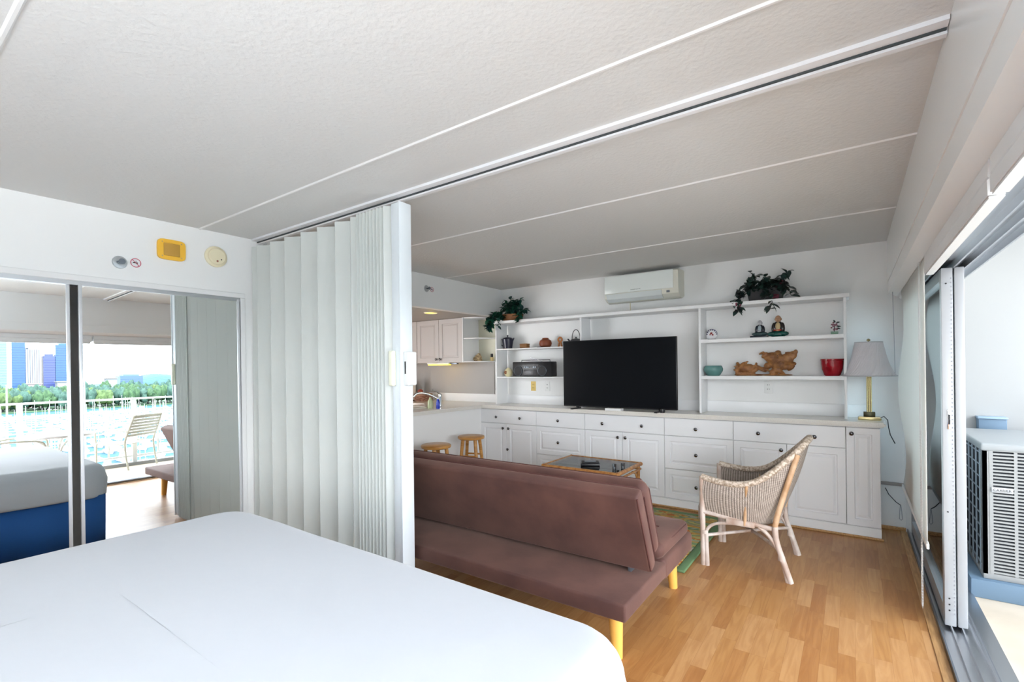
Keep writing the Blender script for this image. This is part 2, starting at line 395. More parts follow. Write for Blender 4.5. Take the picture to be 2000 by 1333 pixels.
MB().box(-3.96, -.004, .0, .008, -.021, -.001).build('channel', mat('dark_track_channel', (.05, .06, .065), .7), ct, smooth=None)

# ================================================================== WALL FITTINGS
al = thing('fire_alarm_speaker', 'square yellow alarm speaker on the wall above the mirror', 'alarm', (XL, 1.324, 2.173))
k = MB(); pr = []
for i in range(32):
    a = 2*PI*i/32; c, s_ = math.cos(a), math.sin(a); pr.append((math.copysign(abs(c)**.38, c)*.082, math.copysign(abs(s_)**.38, s_)*.068))
k.prism(pr, 0, .016, 'x'); k.build('alarm_plate', mat('yellow_plastic', (.88, .50, .05), .4), al)
MB().box(.012, .022, -.048, .048, -.042, .042, .005).build('speaker_grille', mat('ochre_grille', (.52, .29, .05), .6, bump=(150, .8)), al, label='darker ochre grille')
for sy_ in (-1, 1):
    for sz in (-1, 1): MB().ell((.019, sy_*.056, sz*.047), (.003, .004, .004), 1).build('screw', M_chrome, al)
sd = thing('smoke_detector', 'round cream smoke detector on the wall by the folding door', 'smoke detector', (XL, 1.601, 2.178))
MB().lathe([(.074, 0), (.074, .012), (.06, .02), (.057, .034), (.05, .04), (.001, .042)], 32, axis='x').build('detector_body', M_cream, sd)
MB().ell((.041, -.004, -.036), (.004, .008, .008), 1).build('detector_light', mat('dull_red', (.35, .14, .1), .5), sd)
MB().ell((.041, .022, -.022), (.003, .005, .005), 1).build('test_button', M_blackm, sd)
def sprinkler(loc, label, s_=1, extra=True):
    sp = thing('fire_sprinkler', label, 'sprinkler', loc)
    MB().lathe([(.040*s_, 0), (.036*s_, .006), (.018*s_, .008)], 24, axis='x').build('escutcheon', mat('dull_chrome', (.55, .58, .6), .3, .9), sp)
    MB().cyl((.006, 0, 0), (.03, 0, 0), .008*s_).tube([(.01, -.016*s_, 0), (.03, -.012*s_, 0), (.045, 0, 0), (.03, .012*s_, 0), (.01, .016*s_, 0)], .003).lathe([(.018*s_, .044), (.018*s_, .047)], 12, axis='x').build('sprinkler_head', M_alud, sp)
def nosmoke(loc, label, s_=1):
    q = thing('no_smoking_sign', label, 'sign', loc); R = .029*s_
    MB().lathe([(R, 0), (R, .001)], 28, axis='x').build('sticker', mat('sticker_white', (.8, .8, .82), .4), q)
    m_ = mat('sign_red', (.55, .06, .12), .4)
    MB().tube([(.0015, R*math.cos(a)*.92, R*math.sin(a)*.92) for a in [2*PI*i/28 for i in range(28)]], .0022*s_, 6, closed=True).tube([(.0015, -R*.62, R*.62), (.0015, R*.62, -R*.62)], .002*s_, 6).build('red_ring', m_, q)
    MB().box(.001, .002, -R*.5, R*.4, -.003, .003).box(.001, .002, R*.0, R*.08, .004, R*.45).build('cigarette', M_blackm, q)
sprinkler((XL, 1.046, 2.045), 'dark round sprinkler head on the wall above the mirrored doors')
nosmoke((XL, 1.128, 2.055), 'round red no smoking sticker above the mirrored doors')
sprinkler((XK, 3.66, 2.207), 'small dark sprinkler head on the wall above the kitchen opening', .9)
nosmoke((XK, 3.74, 2.206), 'round no smoking sticker on the wall above the kitchen opening', .9)

# ================================================================== BED
bed = thing('bed', 'large bed with white fitted sheet and blue skirt in the foreground', 'bed', (-1.54, .22, 0))
def sheet_mesh():
    k = MB(); k.slab(-1.08, 1.085, -1.05, 1.02, .405, .662, .17, .085, 10, 6, .012, .02, .012)
    bmesh.ops.subdivide_edges(k.bm, edges=[e for e in k.bm.edges if e.calc_length() > .25], cuts=6, use_grid_fill=True)
    for v in k.bm.verts:
        n_ = noise.noise(Vector((v.co.x*2.2, v.co.y*2.2, v.co.z*1.5)))*.006
        v.co.z += n_ if v.co.z > .5 else n_*1.5
        if v.co.z < .5: v.co.x *= 1+.004*math.sin(v.co.y*13); v.co.y *= 1+.004*math.sin(v.co.x*11)
    return k
sheet_mesh().build('mattress', M_sheet, bed, smooth=60)
def skirt(a, zt):
    # closed outline with folds
    hx_, hy = 1.05, .99; per = [(-hx_, -hy), (hx_, -hy), (hx_, hy), (-hx_, hy)]; out = []; q = 0
    for i in range(4):
        (xa, ya), (xb, yb) = per[i], per[(i+1) % 4]; L_ = math.hypot(xb-xa, yb-ya); n_ = 26
        for j in range(n_):
            t = j/n_; nx, ny = (yb-ya)/L_, -(xb-xa)/L_; wv = a*(math.sin((q+t*L_)*9)+.6*math.sin((q+t*L_)*23+1))
            out.append((xa+(xb-xa)*t+nx*wv, ya+(yb-ya)*t+ny*wv, zt))
        q += L_
    return out
k = MB(); A = [k.bm.verts.new(p) for p in skirt(.003, .42)]; Bq = [k.bm.verts.new(p) for p in skirt(.014, .22)]; Cq = [k.bm.verts.new(p) for p in skirt(.026, .045)]
for P_, Q_ in ((A, Bq), (Bq, Cq)):
    for j in range(len(A)): k.bm.faces.new((P_[j], P_[(j+1) % len(A)], Q_[(j+1) % len(A)], Q_[j]))
k.build('bed_skirt', M_blue, bed, smooth=60, solid=.004, label='deep blue pleated bed skirt')
MB().box(-.99, .99, -.93, .93, .12, .40, .01).build('box_base', M_blackm, bed)
for x_, y_ in ((-.9, .55), (-.9, -.8), (.9, .8), (.9, -.8)): MB().cyl((x_, y_, 0), (x_, y_, .125), .022, .03).build('leg', M_white, bed)

# ================================================================== ADDED FILL LAMP (unseen uplighter behind the viewpoint, brightens the front of the room)
fl = thing('added_fill_lamp', 'added white uplighter for fill light, unseen behind the viewpoint', 'lamp', (-.25, -1.0, 0))
MB().lathe([(.15, 0), (.15, .02), (.02, .03)], 28).build('base', M_white, fl)
MB().cyl((0, 0, .02), (0, 0, 1.62), .013).build('pole', M_white, fl)
MB().lathe([(.02, 1.60), (.10, 1.64), (.17, 1.72), (.165, 1.72), (.09, 1.65), (.001, 1.63)], 28).build('bowl_shade', M_white, fl)
_l = bpy.data.lights.new('added_fill_bulb', 'AREA'); _l.shape = 'DISK'; _l.size = .24; _l.energy = 84; _l.color = (.86, .94, 1)
_o = bpy.data.objects.new('added_fill_bulb', _l); COL.objects.link(_o); _o.location = (-.25, -1.0, 1.70); _o.rotation_euler = (PI, 0, 0)

# ================================================================== FUTON
fu = thing('futon_sofa', 'brown suede futon sofa seen from behind with its back reclined', 'sofa', (-1.72, 2.5, 0))
def loc_(x, y): return (x+1.72, y-2.5)
X0, X1 = -.915, .915
MB().box(X0, X1, -.54, .02, .25, .33, .012, 3).build('rear_platform', M_suede, fu)
MB().slab(X0, X1, .0, .53, .235, .345, .03, .02, 5, 3).build('seat_base', M_suede, fu)
def tuft_cushion(name, x0, x1, y0, y1, z0, z1, M):
    g = MB(); g.slab(x0, x1, y0, y1, z0, z1, .05, .035, 6, 4, .01)
    g.bm.verts.ensure_lookup_table(); g.xf(M); return g.build(name, M_suede, fu, smooth=50)
# seat cushions (two, with crease lines) and back cushions lie on the base
for a, b in ((X0, -.002), (.002, X1-.01)):
    c = tuft_cushion('seat_cushion', a, b, -.02, .50, .34, .425, Matrix.Identity(4))
    MB().tube([(b-.03, .0, .408), (b-.012, .03, .408), (b-.006, .44, .408), (b-.03, .496, .408), (a+.03, .496, .408)], .004, 6).build('piping', M_piping, c)
    MB().tube([(a+.10, .24, .436), (b-.10, .24, .436)], .003, 6).build('stitch_line', M_piping, c)
# back: hard panel, reclined towards the camera
def BM_(y0, z0_, ang): return Matrix.Translation((0, y0, z0_)) @ Matrix.Rotation(ang, 4, 'X')
RB = BM_(-.205, .345, .42)     # local z runs up the back, y is thickness
k = MB(); k.box(X0, X1, 0, .075, 0, .455, .018, 3); k.xf(RB); pan = k.build('back_panel', M_suede, fu)
k = MB(); k.tube([(X1-.006, .07, .02), (X1-.006, .072, .44), (X1-.03, .072, .452), (X0+.03, .072, .452)], .0045, 6); k.tube([(X1-.004, .006, .015), (X1-.004, .006, .44)], .004, 6); k.xf(RB); k.build('piping', M_piping, pan)
Rc = BM_(-.130, .385, .41)
k = MB(); k.slab(X0+.0, X1-.005, -.215, .215, 0, .085, .05, .035, 6, 4, .012)
k.xf(Rc @ Matrix.Translation((0, .095, .215)) @ Matrix.Rotation(PI/2, 4, 'X')); bc = k.build('back_cushion', M_suede, fu, smooth=50)
k = MB(); k.tube([(X1-.014, .020, .03), (X1-.012, .018, .37), (X1-.045, .018, .418), (X0+.045, .018, .418), (X0+.012, .018, .38)], .0045, 6)
k.tube([(X1-.014, .086, .03), (X1-.012, .086, .37), (X1-.045, .088, .418), (X0+.045, .088, .418)], .0045, 6); k.xf(Rc); k.build('piping', M_piping, bc)
for x_ in (-.80, .80): MB().box(x_-.01, x_+.01, -.20, -.08, .33, .40, .003).build('hinge', M_alud, fu)
for x_, y_ in ((.812, -.392), (.812, .469), (-.812, -.392), (-.812, .469)):
    MB().cyl((x_*.985, y_*.97, .252), (x_, y_, 0), .036, .025, 20).build('leg', M_legw, fu)

# ================================================================== RUG
def rug_material():
    m = mat('patterned_wool_rug', (.3, .3, .15), .95, bump=(300, .6)); n = m.node_tree; b = n.nodes['Principled BSDF']; L = n.links.new
    c = n.nodes.new('ShaderNodeTexCoord'); t = n.nodes.new('ShaderNodeTexNoise'); t.inputs['Scale'].default_value = 2.6; t.inputs['Detail'].default_value = 1.5; t.inputs['Distortion'].default_value = 2.2
    mp = n.nodes.new('ShaderNodeMapping'); mp.inputs['Scale'].default_value = (1, 1.9, 1); L(c.outputs['Object'], mp.inputs[0]); L(mp.outputs[0], t.inputs['Vector'])
    r = n.nodes.new('ShaderNodeValToRGB'); L(t.outputs[0], r.inputs[0]); r.color_ramp.interpolation = 'CONSTANT'
    cols = [(0, (.32, .29, .20)), (.36, (.20, .28, .12)), (.42, (.48, .40, .14)), (.47, (.44, .14, .03)), (.53, (.62, .38, .08)), (.58, (.14, .24, .11)), (.64, (.38, .36, .26))]
    e = r.color_ramp.elements; e[0].position = 0; e[0].color = (*cols[0][1], 1); e[1].position = cols[1][0]; e[1].color = (*cols[1][1], 1)
    for p, cc in cols[2:]: q = e.new(p); q.color = (*cc, 1)
    L(r.outputs[0], b.inputs['Base Color']); return m
rug = thing('area_rug', 'green and rust patterned rug under the coffee table and sofa', 'rug', (-1.95, 3.84, 0))
MB().box(-1.04, .99, -.59, .59, .002, .020, .006).build('pile', rug_material(), rug)
bd = MB().box(.99, 1.045, -.64, .64, .002, .021, .006).box(-1.04, .99, -.64, -.59, .002, .021, .006).box(-1.04, .99, .59, .64, .002, .021, .006)
bd.build('border', mat('green_rug_border', (.13, .22, .10), .95, bump=(300, .5)), rug, label='green border band')

# ================================================================== CABINETS
YF = 4.625
def recess_panel(mb, x0, x1, z0, z1, y, t=.018, mg=.055):
    """raised-panel front facing -y"""
    bm = mb.bm; loops = []
    for off, dy in ((0, t), (0, .002), (.003, 0), (mg, 0), (mg+.005, .009), (mg+.013, .009), (mg+.030, .0005)):
        loops.append([bm.verts.new(p) for p in ((x0+off, y+dy, z0+off), (x1-off, y+dy, z0+off), (x1-off, y+dy, z1-off), (x0+off, y+dy, z1-off))])
    for A_, B_ in zip(loops, loops[1:]):
        for j in range(4): bm.faces.new((A_[j], A_[(j+1) % 4], B_[(j+1) % 4], B_[j]))
    bm.faces.new(loops[0][::-1]); bm.faces.new(loops[-1])
def front(root, name, x0, x1, z0, z1, knobs=(), flat=False, mg=.05, y=0, m=None):
    k = MB(); g = .002
    if flat: k.box(x0+g, x1-g, y, y+.018, z0+g, z1-g, .003)
    else: recess_panel(k, x0+g, x1-g, z0+g, z1-g, y, .018, mg)
    d = k.build(name, m or M_lam, root, smooth=20)
    for kx, kz in knobs:
        MB().lathe([(.006, 0), (.006, .012), (.015, .018), (.016, .024), (.010, .029), (.001, .030)], 16, (kx, y, kz), axis='y').build('knob', M_knob, d)
    return d
def cab(x0, x1, label, fr):
    c = thing('base_cabinet', label, 'cabinet', ((x0+x1)/2, YF, 0), group='white base cabinets along the back wall')
    W = (x1-x0)/2
    MB().box(-W+.001, W-.001, .02, .355, .0, .862).build('body', M_lam, c, smooth=None)
    MB().box(-W, W, .006, .02, .0, .083).build('toe_kick', M_shelf, c, smooth=None)
    for f in fr(c, -W, W): pass
    return c
ZT = .858; ZD = .689
def two_door_drawer(kx, dk, extra=None):
    def f(c, a, b):
        o = c.location.x
        front(c, 'drawer', a, b, ZD, ZT, [(q-o, .765) for q in kx], True)
        mid = dk-o
        front(c, 'door', a, mid, .09, ZD, [(mid-.04, .636)], mg=.055); front(c, 'door', mid, b, .09, ZD, [(mid+.04, .636)]+([(extra-o, .389)] if extra else []), mg=.055)
        return []
    return f
def three_drawer(kx):
    def f(c, a, b):
        front(c, 'drawer', a, b, ZD, ZT, [(kx-c.location.x, .765)], True)
        front(c, 'drawer', a, b, .373, ZD, [(kx-c.location.x, .524)], mg=.05); front(c, 'drawer', a, b, .09, .373, [(kx-c.location.x, .225)], mg=.05)
        return []
    return f
cab(-3.745, -2.94, 'white cabinet with drawer and two doors in the corner behind the stools', two_door_drawer((-3.50, -3.157), -3.36, -3.335))
cab(-2.94, -2.33, 'white three-drawer cabinet between the corner cabinet and the television', three_drawer(-2.648))
cab(-2.33, -1.484, 'white cabinet with drawer and two doors behind the coffee table', two_door_drawer((-2.12, -1.70), -1.91))
cab(-1.484, -.87, 'white three-drawer cabinet half hidden by the wicker chair front', three_drawer(-1.187))
cab(-.87, -.047, 'white cabinet with wide drawer and two doors behind the wicker chair back', two_door_drawer((-.668, -.256), -.455))
def narrow(c, a, b):
    front(c, 'door', a, b, .09, ZT, [(-.01-c.location.x, .81)], mg=.05); return []
cab(-.047, .172, 'narrow white one-door end cabinet under the brass lamp', narrow)
struct('baseboard_back.001', MB().box(-3.745, .185, YF-.016, YF+.004, 0, .016, .005), M_trimwood)
# countertop: one L-shaped worktop
k = MB(); k.prism([(.205, YF-.035), (.205, YB-.002), (-5.9, YB-.002), (-5.9, 4.40), (-4.45, 4.40), (-4.45, 2.25), (-3.705, 2.25), (-3.705, YF-.035)], .865, .905)
bmesh.ops.bevel(k.bm, geom=[e for e in k.bm.edges if abs(e.verts[0].co.z-e.verts[1].co.z) < 1e-4], offset=.014, segments=3, affect='EDGES')
ctp = k.build('countertop', M_counter, smooth=40); tag(ctp, 'cream L-shaped worktop along the back wall and kitchen', 'countertop')
MB().box(-.0, 0.001, 0, .001, 0, .001)
k = MB().box(-5.9, .13, YB-.02, YB-.002, .905, 1.012, .003); o = k.build('backsplash', M_counterw, ctp)

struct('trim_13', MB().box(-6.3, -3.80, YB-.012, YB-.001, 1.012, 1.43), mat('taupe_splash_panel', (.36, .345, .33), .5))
# ================================================================== SHELF UNIT
su = thing('wall_shelf_unit', 'long white built-in shelf unit standing on the worktop', 'shelves', (-1.80, 4.74, .905))
def sb(name, x0, x1, y0, y1, z0, z1): return MB().box(x0+1.80, x1+1.80, y0-4.74, y1-4.74, z0-.905, z1-.905, .002).build(name, M_shelf, su)
for x_ in (-3.60, -2.435, -1.185, -.055): sb('upright', x_, x_+.02, 4.742, 4.968, .906, 1.895)
sb('top_board', -3.605, -.015, 4.715, 4.985, 1.895, 1.926)
for z_ in (1.565, 1.222):
    sb('shelf_board', -3.58, -2.435, 4.745, 4.985, z_-.012+.02, z_+.022); sb('shelf_board', -1.165, -.055, 4.745, 4.985, z_+.003, z_+.035)
SL1, SL2, SR1, SR2 = 1.587, 1.244, 1.60, 1.257

# ================================================================== TELEVISION
tv = thing('television', 'large black flat screen television on two feet in the shelf recess', 'television', (-1.985, 4.66, .905))
MB().box(-.617, .617, 0, .035, .022, .735, .006).build('casing', M_black, tv)
MB().box(-.611, .611, -.002, .0, .036, .729).build('screen', M_screen, tv, smooth=None)
for s_ in (-1, 1): MB().prism([(s_*.45-.012, 0), (s_*.45+.012, 0), (s_*.45+.012, .012), (s_*.45-.012, .012)], -.13, .07, 'y').box(s_*.45-.012, s_*.45+.012, .0, .03, .01, .04).build('foot', M_black, tv)
rt = thing('media_box', 'small white box on the worktop beneath the television', 'router', (-1.985, 4.605, .905)); MB().box(-.085, .085, -.04, .04, 0, .026, .004).build('box_shell', M_white, rt)
rt = thing('webcam', 'small dark round gadget under the right end of the television', 'gadget', (-1.49, 4.60, .905)); MB().lathe([(.022, 0), (.024, .01), (.022, .035), (.012, .042)], 16).build('gadget_shell', M_black, rt)

# ================================================================== WALL AIR CONDITIONER
ac = thing('wall_air_conditioner', 'white split air conditioner mounted high above the television', 'air conditioner', (-1.78, YB, 2.03))
pr = [(0, 0.03), (-.08, 0), (-.15, .015), (-.195, .045), (-.21, .10), (-.21, .268), (-.19, .283), (0, .283)]
MB().prism(pr, -.375, .40, 'x').build('body', mat('air_conditioner_cream', (.70, .70, .62), .4), ac)
MB().box(-.372, .352, -.216, -.208, .095, .278, .003).build('front_panel', mat('gloss_white_plastic', (.78, .83, .81), .15), ac)
k = MB(); k.prism([(-.205, .088), (-.214, .088), (-.196, .036), (-.15, .008), (-.147, .014), (-.19, .042)], -.355, .235, 'x'); k.build('louver', mat('grey_white_plastic', (.66, .71, .71), .25), ac)
MB().box(-.35, .23, -.198, -.190, .058, .062).box(-.35, .23, -.190, -.176, .038, .041).build('vent_slot', M_blackm, ac, smooth=None)
MB().box(.285, .315, -.212, -.204, .055, .075).build('display', M_alud, ac)
text_mesh('brand_marking', 'MITSUBISHI ELECTRIC', .011, mat('grey_print', (.25, .27, .28), .5), ac, (-.03, -.2165, .118), (PI/2, 0, 0))
MB().cyl((-.16, -.03, .03), (-.16, -.03, -.10), .004).build('drain_tube', M_cream, ac)

# ================================================================== OUTLETS
def outlet(loc, label, m, gangs=1):
    q = thing('wall_outlet', label, 'outlet', loc, group=None)
    MB().box(-.035*gangs, .035*gangs, -.006, 0, -.058, .058, .003).build('cover_plate', m, q)
    for gx in range(gangs):
        cx = (gx-(gangs-1)/2)*.046
        for s_ in (-1, 1):
            MB().box(cx-.015, cx+.015, -.009, -.005, s_*.02-.013, s_*.02+.013, .003).build('socket', m, q)
            MB().box(cx-.008, cx-.005, -.010, -.008, s_*.02-.005, s_*.02+.006).box(cx+.005, cx+.008, -.010, -.008, s_*.02-.005, s_*.02+.006).build('slot', M_blackm, q)
outlet((-.633, YB, 1.15), 'white duplex outlet below the lower right shelf', M_white)
outlet((-3.005, YB, 1.125), 'pale outlet below the radio shelf, right of the yellow one', M_white)
outlet((-3.205, YB, 1.125), 'yellowed outlet cover below the radio', mat('yellowed_plastic', (.75, .55, .18), .5))
outlet((-3.97, YB, 1.115), 'white outlet on the kitchen wall left of the shelves', M_white)
outlet((-5.07, YB, 1.10), 'outlet on the kitchen wall behind the tap', M_white, 2)

# ================================================================== SHELF ORNAMENTS
rd = thing('radio_cassette_player', 'black portable stereo with two round speakers on the lower left shelf', 'radio', (-3.095, 4.84, SL2))
MB().box(-.275, .275, -.06, .06, .004, .178, .008).build('casing', M_black, rd)
for x_ in (-.19, .15):
    MB().lathe([(.062, 0), (.062, .006), (.054, .008)], 28, (x_, -.06, .07), axis='y').build('speaker', M_blackm, rd)
    MB().tube([(x_+.057*math.cos(a), -.068, .07+.057*math.sin(a)) for a in [2*PI*i/28 for i in range(28)]], .003, 6, closed=True).build('speaker_ring', M_alud, rd)
MB().box(-.11, .07, -.064, -.06, .02, .085, .003).build('cassette_deck', mat('dark_grey_plastic', (.06, .06, .065), .3), rd)
MB().box(-.13, .10, -.063, -.06, .137, .143).box(-.1, .0, -.066, -.062, .045, .049).box(-.1, .0, -.066, -.062, .030, .033).build('dial_strip', mat('grey_dial_print', (.25, .25, .26), .5), rd)
for x_ in (-.095, -.07, -.045, .03, .055): MB().lathe([(.008, 0), (.007, .008)], 10, (x_, -.06, .115), axis='y').build('dial', M_alud, rd)
MB().tube([(-.20, .03, .17), (-.20, .03, .20), (.20, .03, .20), (.20, .03, .17)], .004, 8).build('carry_handle', M_black, rd)
MB().cyl((.10, .02, .18), (-.07, .02, .235), .002).build('antenna', M_chrome, rd)

tp = thing('coffee_pot', 'dark lidded coffee pot at the left end of the upper left shelf', 'teapot', (-3.487, 4.85, SL1))
m_ = mat('dark_glazed_ceramic', (.03, .03, .05), .12)
MB().lathe([(.052, 0), (.056, .004), (.062, .05), (.07, .10), (.072, .118), (.066, .125)], 24).build('body', m_, tp)
MB().lathe([(.070, .122), (.06, .135), (.03, .145), (.008, .15), (.008, .158), (.012, .165), (.008, .172), (.001, .174)], 24).build('lid', m_, tp)
MB().tube([(-.064, 0, .118), (-.095, 0, .125), (-.105, 0, .09), (-.095, 0, .05), (-.062, 0, .03)], .006, 8).build('handle', m_, tp)
MB().tube([(.06, 0, .09), (.085, 0, .115), (.095, 0, .135)], [.014, .009, .006], 10).build('spout', m_, tp)
bx = thing('trinket_box', 'small brown wooden box on the upper left shelf', 'box', (-3.235, 4.85, SL1)); m_ = mat('carved_box_wood', (.26, .12, .04), .6, bump=(120, .8))
MB().box(-.05, .05, -.035, .035, 0, .040, .004).build('box_base', m_, bx); MB().box(-.052, .052, -.037, .037, .041, .056, .004).build('lid', m_, bx)
jr = thing('terracotta_jar', 'squat reddish-brown lidded jar on the upper left shelf', 'jar', (-2.942, 4.85, SL1)); m_ = mat('burnt_terracotta', (.22, .055, .02), .45)
MB().lathe([(.05, .006), (.068, .02), (.076, .05), (.066, .082), (.04, .098), (.034, .102)], 26).build('body', m_, jr)
MB().lathe([(.038, .102), (.036, .112), (.001, .114)], 20).build('lid', m_, jr)
MB().lathe([(.10, 0), (.098, .006), (.04, .006)], 24).build('saucer', M_blackm, jr)
kn = thing('wooden_knot_figure', 'small orange wooden ring figure on two legs on upper left shelf', 'figurine', (-2.745, 4.85, SL1)); m_ = mat('orange_wood', (.42, .15, .04), .45)
MB().tube([(.024*math.cos(a), 0, .085+.024*math.sin(a)) for a in [2*PI*i/20 for i in range(20)]], .011, 8, closed=True).build('ring', m_, kn)
MB().cyl((-.008, 0, .062), (-.022, 0, 0), .009, .012).cyl((.008, 0, .062), (.022, 0, 0), .009, .012).build('legs', m_, kn)
kt = thing('iron_teapot', 'dark teapot with tall hoop handle, partly behind the television', 'teapot', (-2.545, 4.86, SL1)); m_ = mat('cast_iron', (.035, .035, .04), .45)
MB().lathe([(.04, 0), (.062, .02), (.07, .05), (.06, .075), (.03, .088), (.008, .092), (.008, .10), (.011, .106), (.001, .11)], 24).build('body', m_, kt)
MB().tube([(-.055, 0, .05), (-.08, 0, .062), (-.105, 0, .088)], [.014, .01, .008], 10).build('spout', m_, kt)
MB().tube([(-.048+.0, 0, .07)]+[(-.05*math.cos(a), 0, .09+.10*math.sin(a)) for a in [PI*i/12 for i in range(13)]]+[(.048, 0, .07)], .0045, 8).build('handle', m_, kt)
bj = thing('painted_ball_jar', 'small round cream jar with dark painted flower beside the radio', 'jar', (-3.475, 4.84, SL2)); m_ = mat('cream_glaze', (.75, .68, .42), .25)
MB().lathe([(.022, 0), (.045, .018), (.055, .05), (.046, .08), (.026, .098), (.02, .1), (.02, .108), (.001, .11)], 24).build('body', m_, bj)
MB().ell((-.008, -.050, .052), (.022, .006, .022), 2).build('painted_flower', mat('painted_brown', (.25, .08, .02), .4), bj)

# plants -------------------------------------------------------------
def leaf_shape(mb, p, d, up, L_, W_):
    d = d.normalized(); s_ = d.cross(up); s_ = s_.normalized() if s_.length > .01 else Vector((1, 0, 0)); n_ = s_.cross(d)
    pts = []
    for t, ww in ((0, 0), (.22, .8), (.5, 1), (.78, .6), (1, 0)):
        c = p+d*L_*t-n_*(L_*.25*t*t); pts.append((c+s_*W_*ww/2+n_*W_*.12*ww, c, c-s_*W_*ww/2+n_*W_*.12*ww))
    bm = mb.bm; R = [[bm.verts.new(q) for q in tr_] for tr_ in pts]
    for A_, B_ in zip(R, R[1:]):
        bm.faces.new((A_[0], A_[1], B_[1], B_[0])); bm.faces.new((A_[1], A_[2], B_[2], B_[1]))
def plant(root, vines, m_leaf, m_stem, seed, L_=(.03, .055)):
    rn = random.Random(seed); lf = MB(); st = MB()
    for pts in vines:
        P_ = [Vector(p) for p in pts]; full = []
        for a, b in zip(P_, P_[1:]):
            for q in range(4): full.append(a.lerp(b, q/4))
        full.append(P_[-1]); st.tube(full, .0022, 5)
        for i, p in enumerate(full[1:]):
            for _ in range(2):
                dd = Vector((rn.uniform(-1, 1), rn.uniform(-1, .4), rn.uniform(-.8, .6))); l_ = rn.uniform(*L_)
                leaf_shape(lf, p, dd, Vector((rn.uniform(-.3, .3), -.4, 1)), l_, l_*.62)
    lf.build('foliage', m_leaf, root, smooth=60, kind='stuff'); st.build('stems', m_stem, root)
g1 = mat('deep_green_leaf', (.006, .06, .045), .35); vary(g1, 14, (.004, .025, .028), (.01, .11, .06))
g2 = mat('blackish_green_leaf', (.012, .03, .028), .35); vary(g2, 16, (.008, .010, .014), (.02, .065, .05))
stm = mat('plant_stem', (.05, .05, .03), .6)
pl = thing('hanging_plant', 'bushy dark green trailing plant in brown basket at the corner', 'plant', (-3.42, 4.86, 1.926))
k = MB(); k.lathe([(.115, 0), (.14, .02), (.155, .075), (.15, .085), (.14, .08)], 28, sy=.6); k.build('basket', mat('brown_wicker_basket', (.20, .075, .02), .6, bump=(90, 1)), pl)
rn = random.Random(4); V_ = []
for i in range(22):
    a = rn.uniform(0, 2*PI); r_ = rn.uniform(.03, .15); hh = rn.uniform(.10, .22)
    V_.append([(r_*.3*math.cos(a), r_*.2*math.sin(a), .06), (r_*.7*math.cos(a), r_*.4*math.sin(a), .06+hh*.7), (r_*1.1*math.cos(a)+.02, -abs(r_*.5*math.sin(a)), .06+hh)])
for i in range(9): V_.append([(-.08, -.03, .06), (-.17, -.10, .11-rn.random()*.05), (-.21-.06*rn.random(), -.14, .03), (-.22-.05*rn.random(), -.15, -.06-.04*rn.random())])
V_.append([(.10, -.02, .08), (.17, -.04, .13), (.23, -.06, .12)]); V_.append([(.12, -.04, .07), (.17, -.13, .03), (.19, -.15, -.03)])
V_.append([(-.06, -.05, .06), (-.10, -.15, .03), (-.11, -.16, -.06)])
plant(pl, V_, g1, stm, 5, (.05, .085))
pl = thing('hanging_plant', 'dark trailing plant in black planter above the monk figurines', 'plant', (-.63, 4.85, 1.926))
k = MB(); k.prism([(-.135, -.05), (.135, -.05), (.135, .05), (-.135, .05)], 0, .001)
k = MB(); bm = k.bm
A_ = [bm.verts.new((x_*.128, y_*.045, 0)) for x_, y_ in ((-1, -1), (1, -1), (1, 1), (-1, 1))]; B_ = [bm.verts.new((x_*.145, y_*.058, .11)) for x_, y_ in ((-1, -1), (1, -1), (1, 1), (-1, 1))]
bm.faces.new(A_[::-1]); bm.faces.new(B_)
for j in range(4): bm.faces.new((A_[j], A_[(j+1) % 4], B_[(j+1) % 4], B_[j]))
k.build('planter', mat('black_planter', (.008, .007, .010), .5, bump=(60, .5)), pl, smooth=None)
rn = random.Random(9); V_ = []
for i in range(17):
    x_ = rn.uniform(-.13, .13); hh = rn.uniform(.03, .13)
    V_.append([(x_, 0, .10), (x_*1.15, -.03, .10+hh*.7), (x_*1.35+rn.uniform(-.03, .03), -.05, .10+hh)])
V_ += [[(-.12, -.03, .10), (-.19, -.08, .09), (-.20, -.12, .0), (-.21, -.14, -.10)], [(.0, -.04, .08), (.06, -.10, .05), (.07, -.14, -.03), (.05, -.145, -.09)],
       [(.12, -.03, .10), (.18, -.06, .10), (.21, -.10, .02)], [(.1, 0, .12), (.14, -.02, .22), (.19, -.03, .25)], [(-.1, 0, .12), (-.07, -.01, .22), (-.12, -.02, .27)], [(-.13, -.03, .1), (-.2, -.05, .04), (-.25, -.07, .02)]]
plant(pl, V_, g2, stm, 11, (.05, .085))
k = MB()
for p in ((-.20, -.13, -.0), (.11, -.05, .15), (.13, -.05, .17), (.09, -.07, .05)): leaf_shape(k, Vector(p), Vector((.3, -.3, -.9)), Vector((0, -1, .2)), .05, .04); leaf_shape(k, Vector(p), Vector((-.4, -.3, -.7)), Vector((0, -1, .2)), .045, .035)
k.build('red_leaves', mat('burgundy_leaf', (.12, .008, .03), .4), pl, label='burgundy leaves')

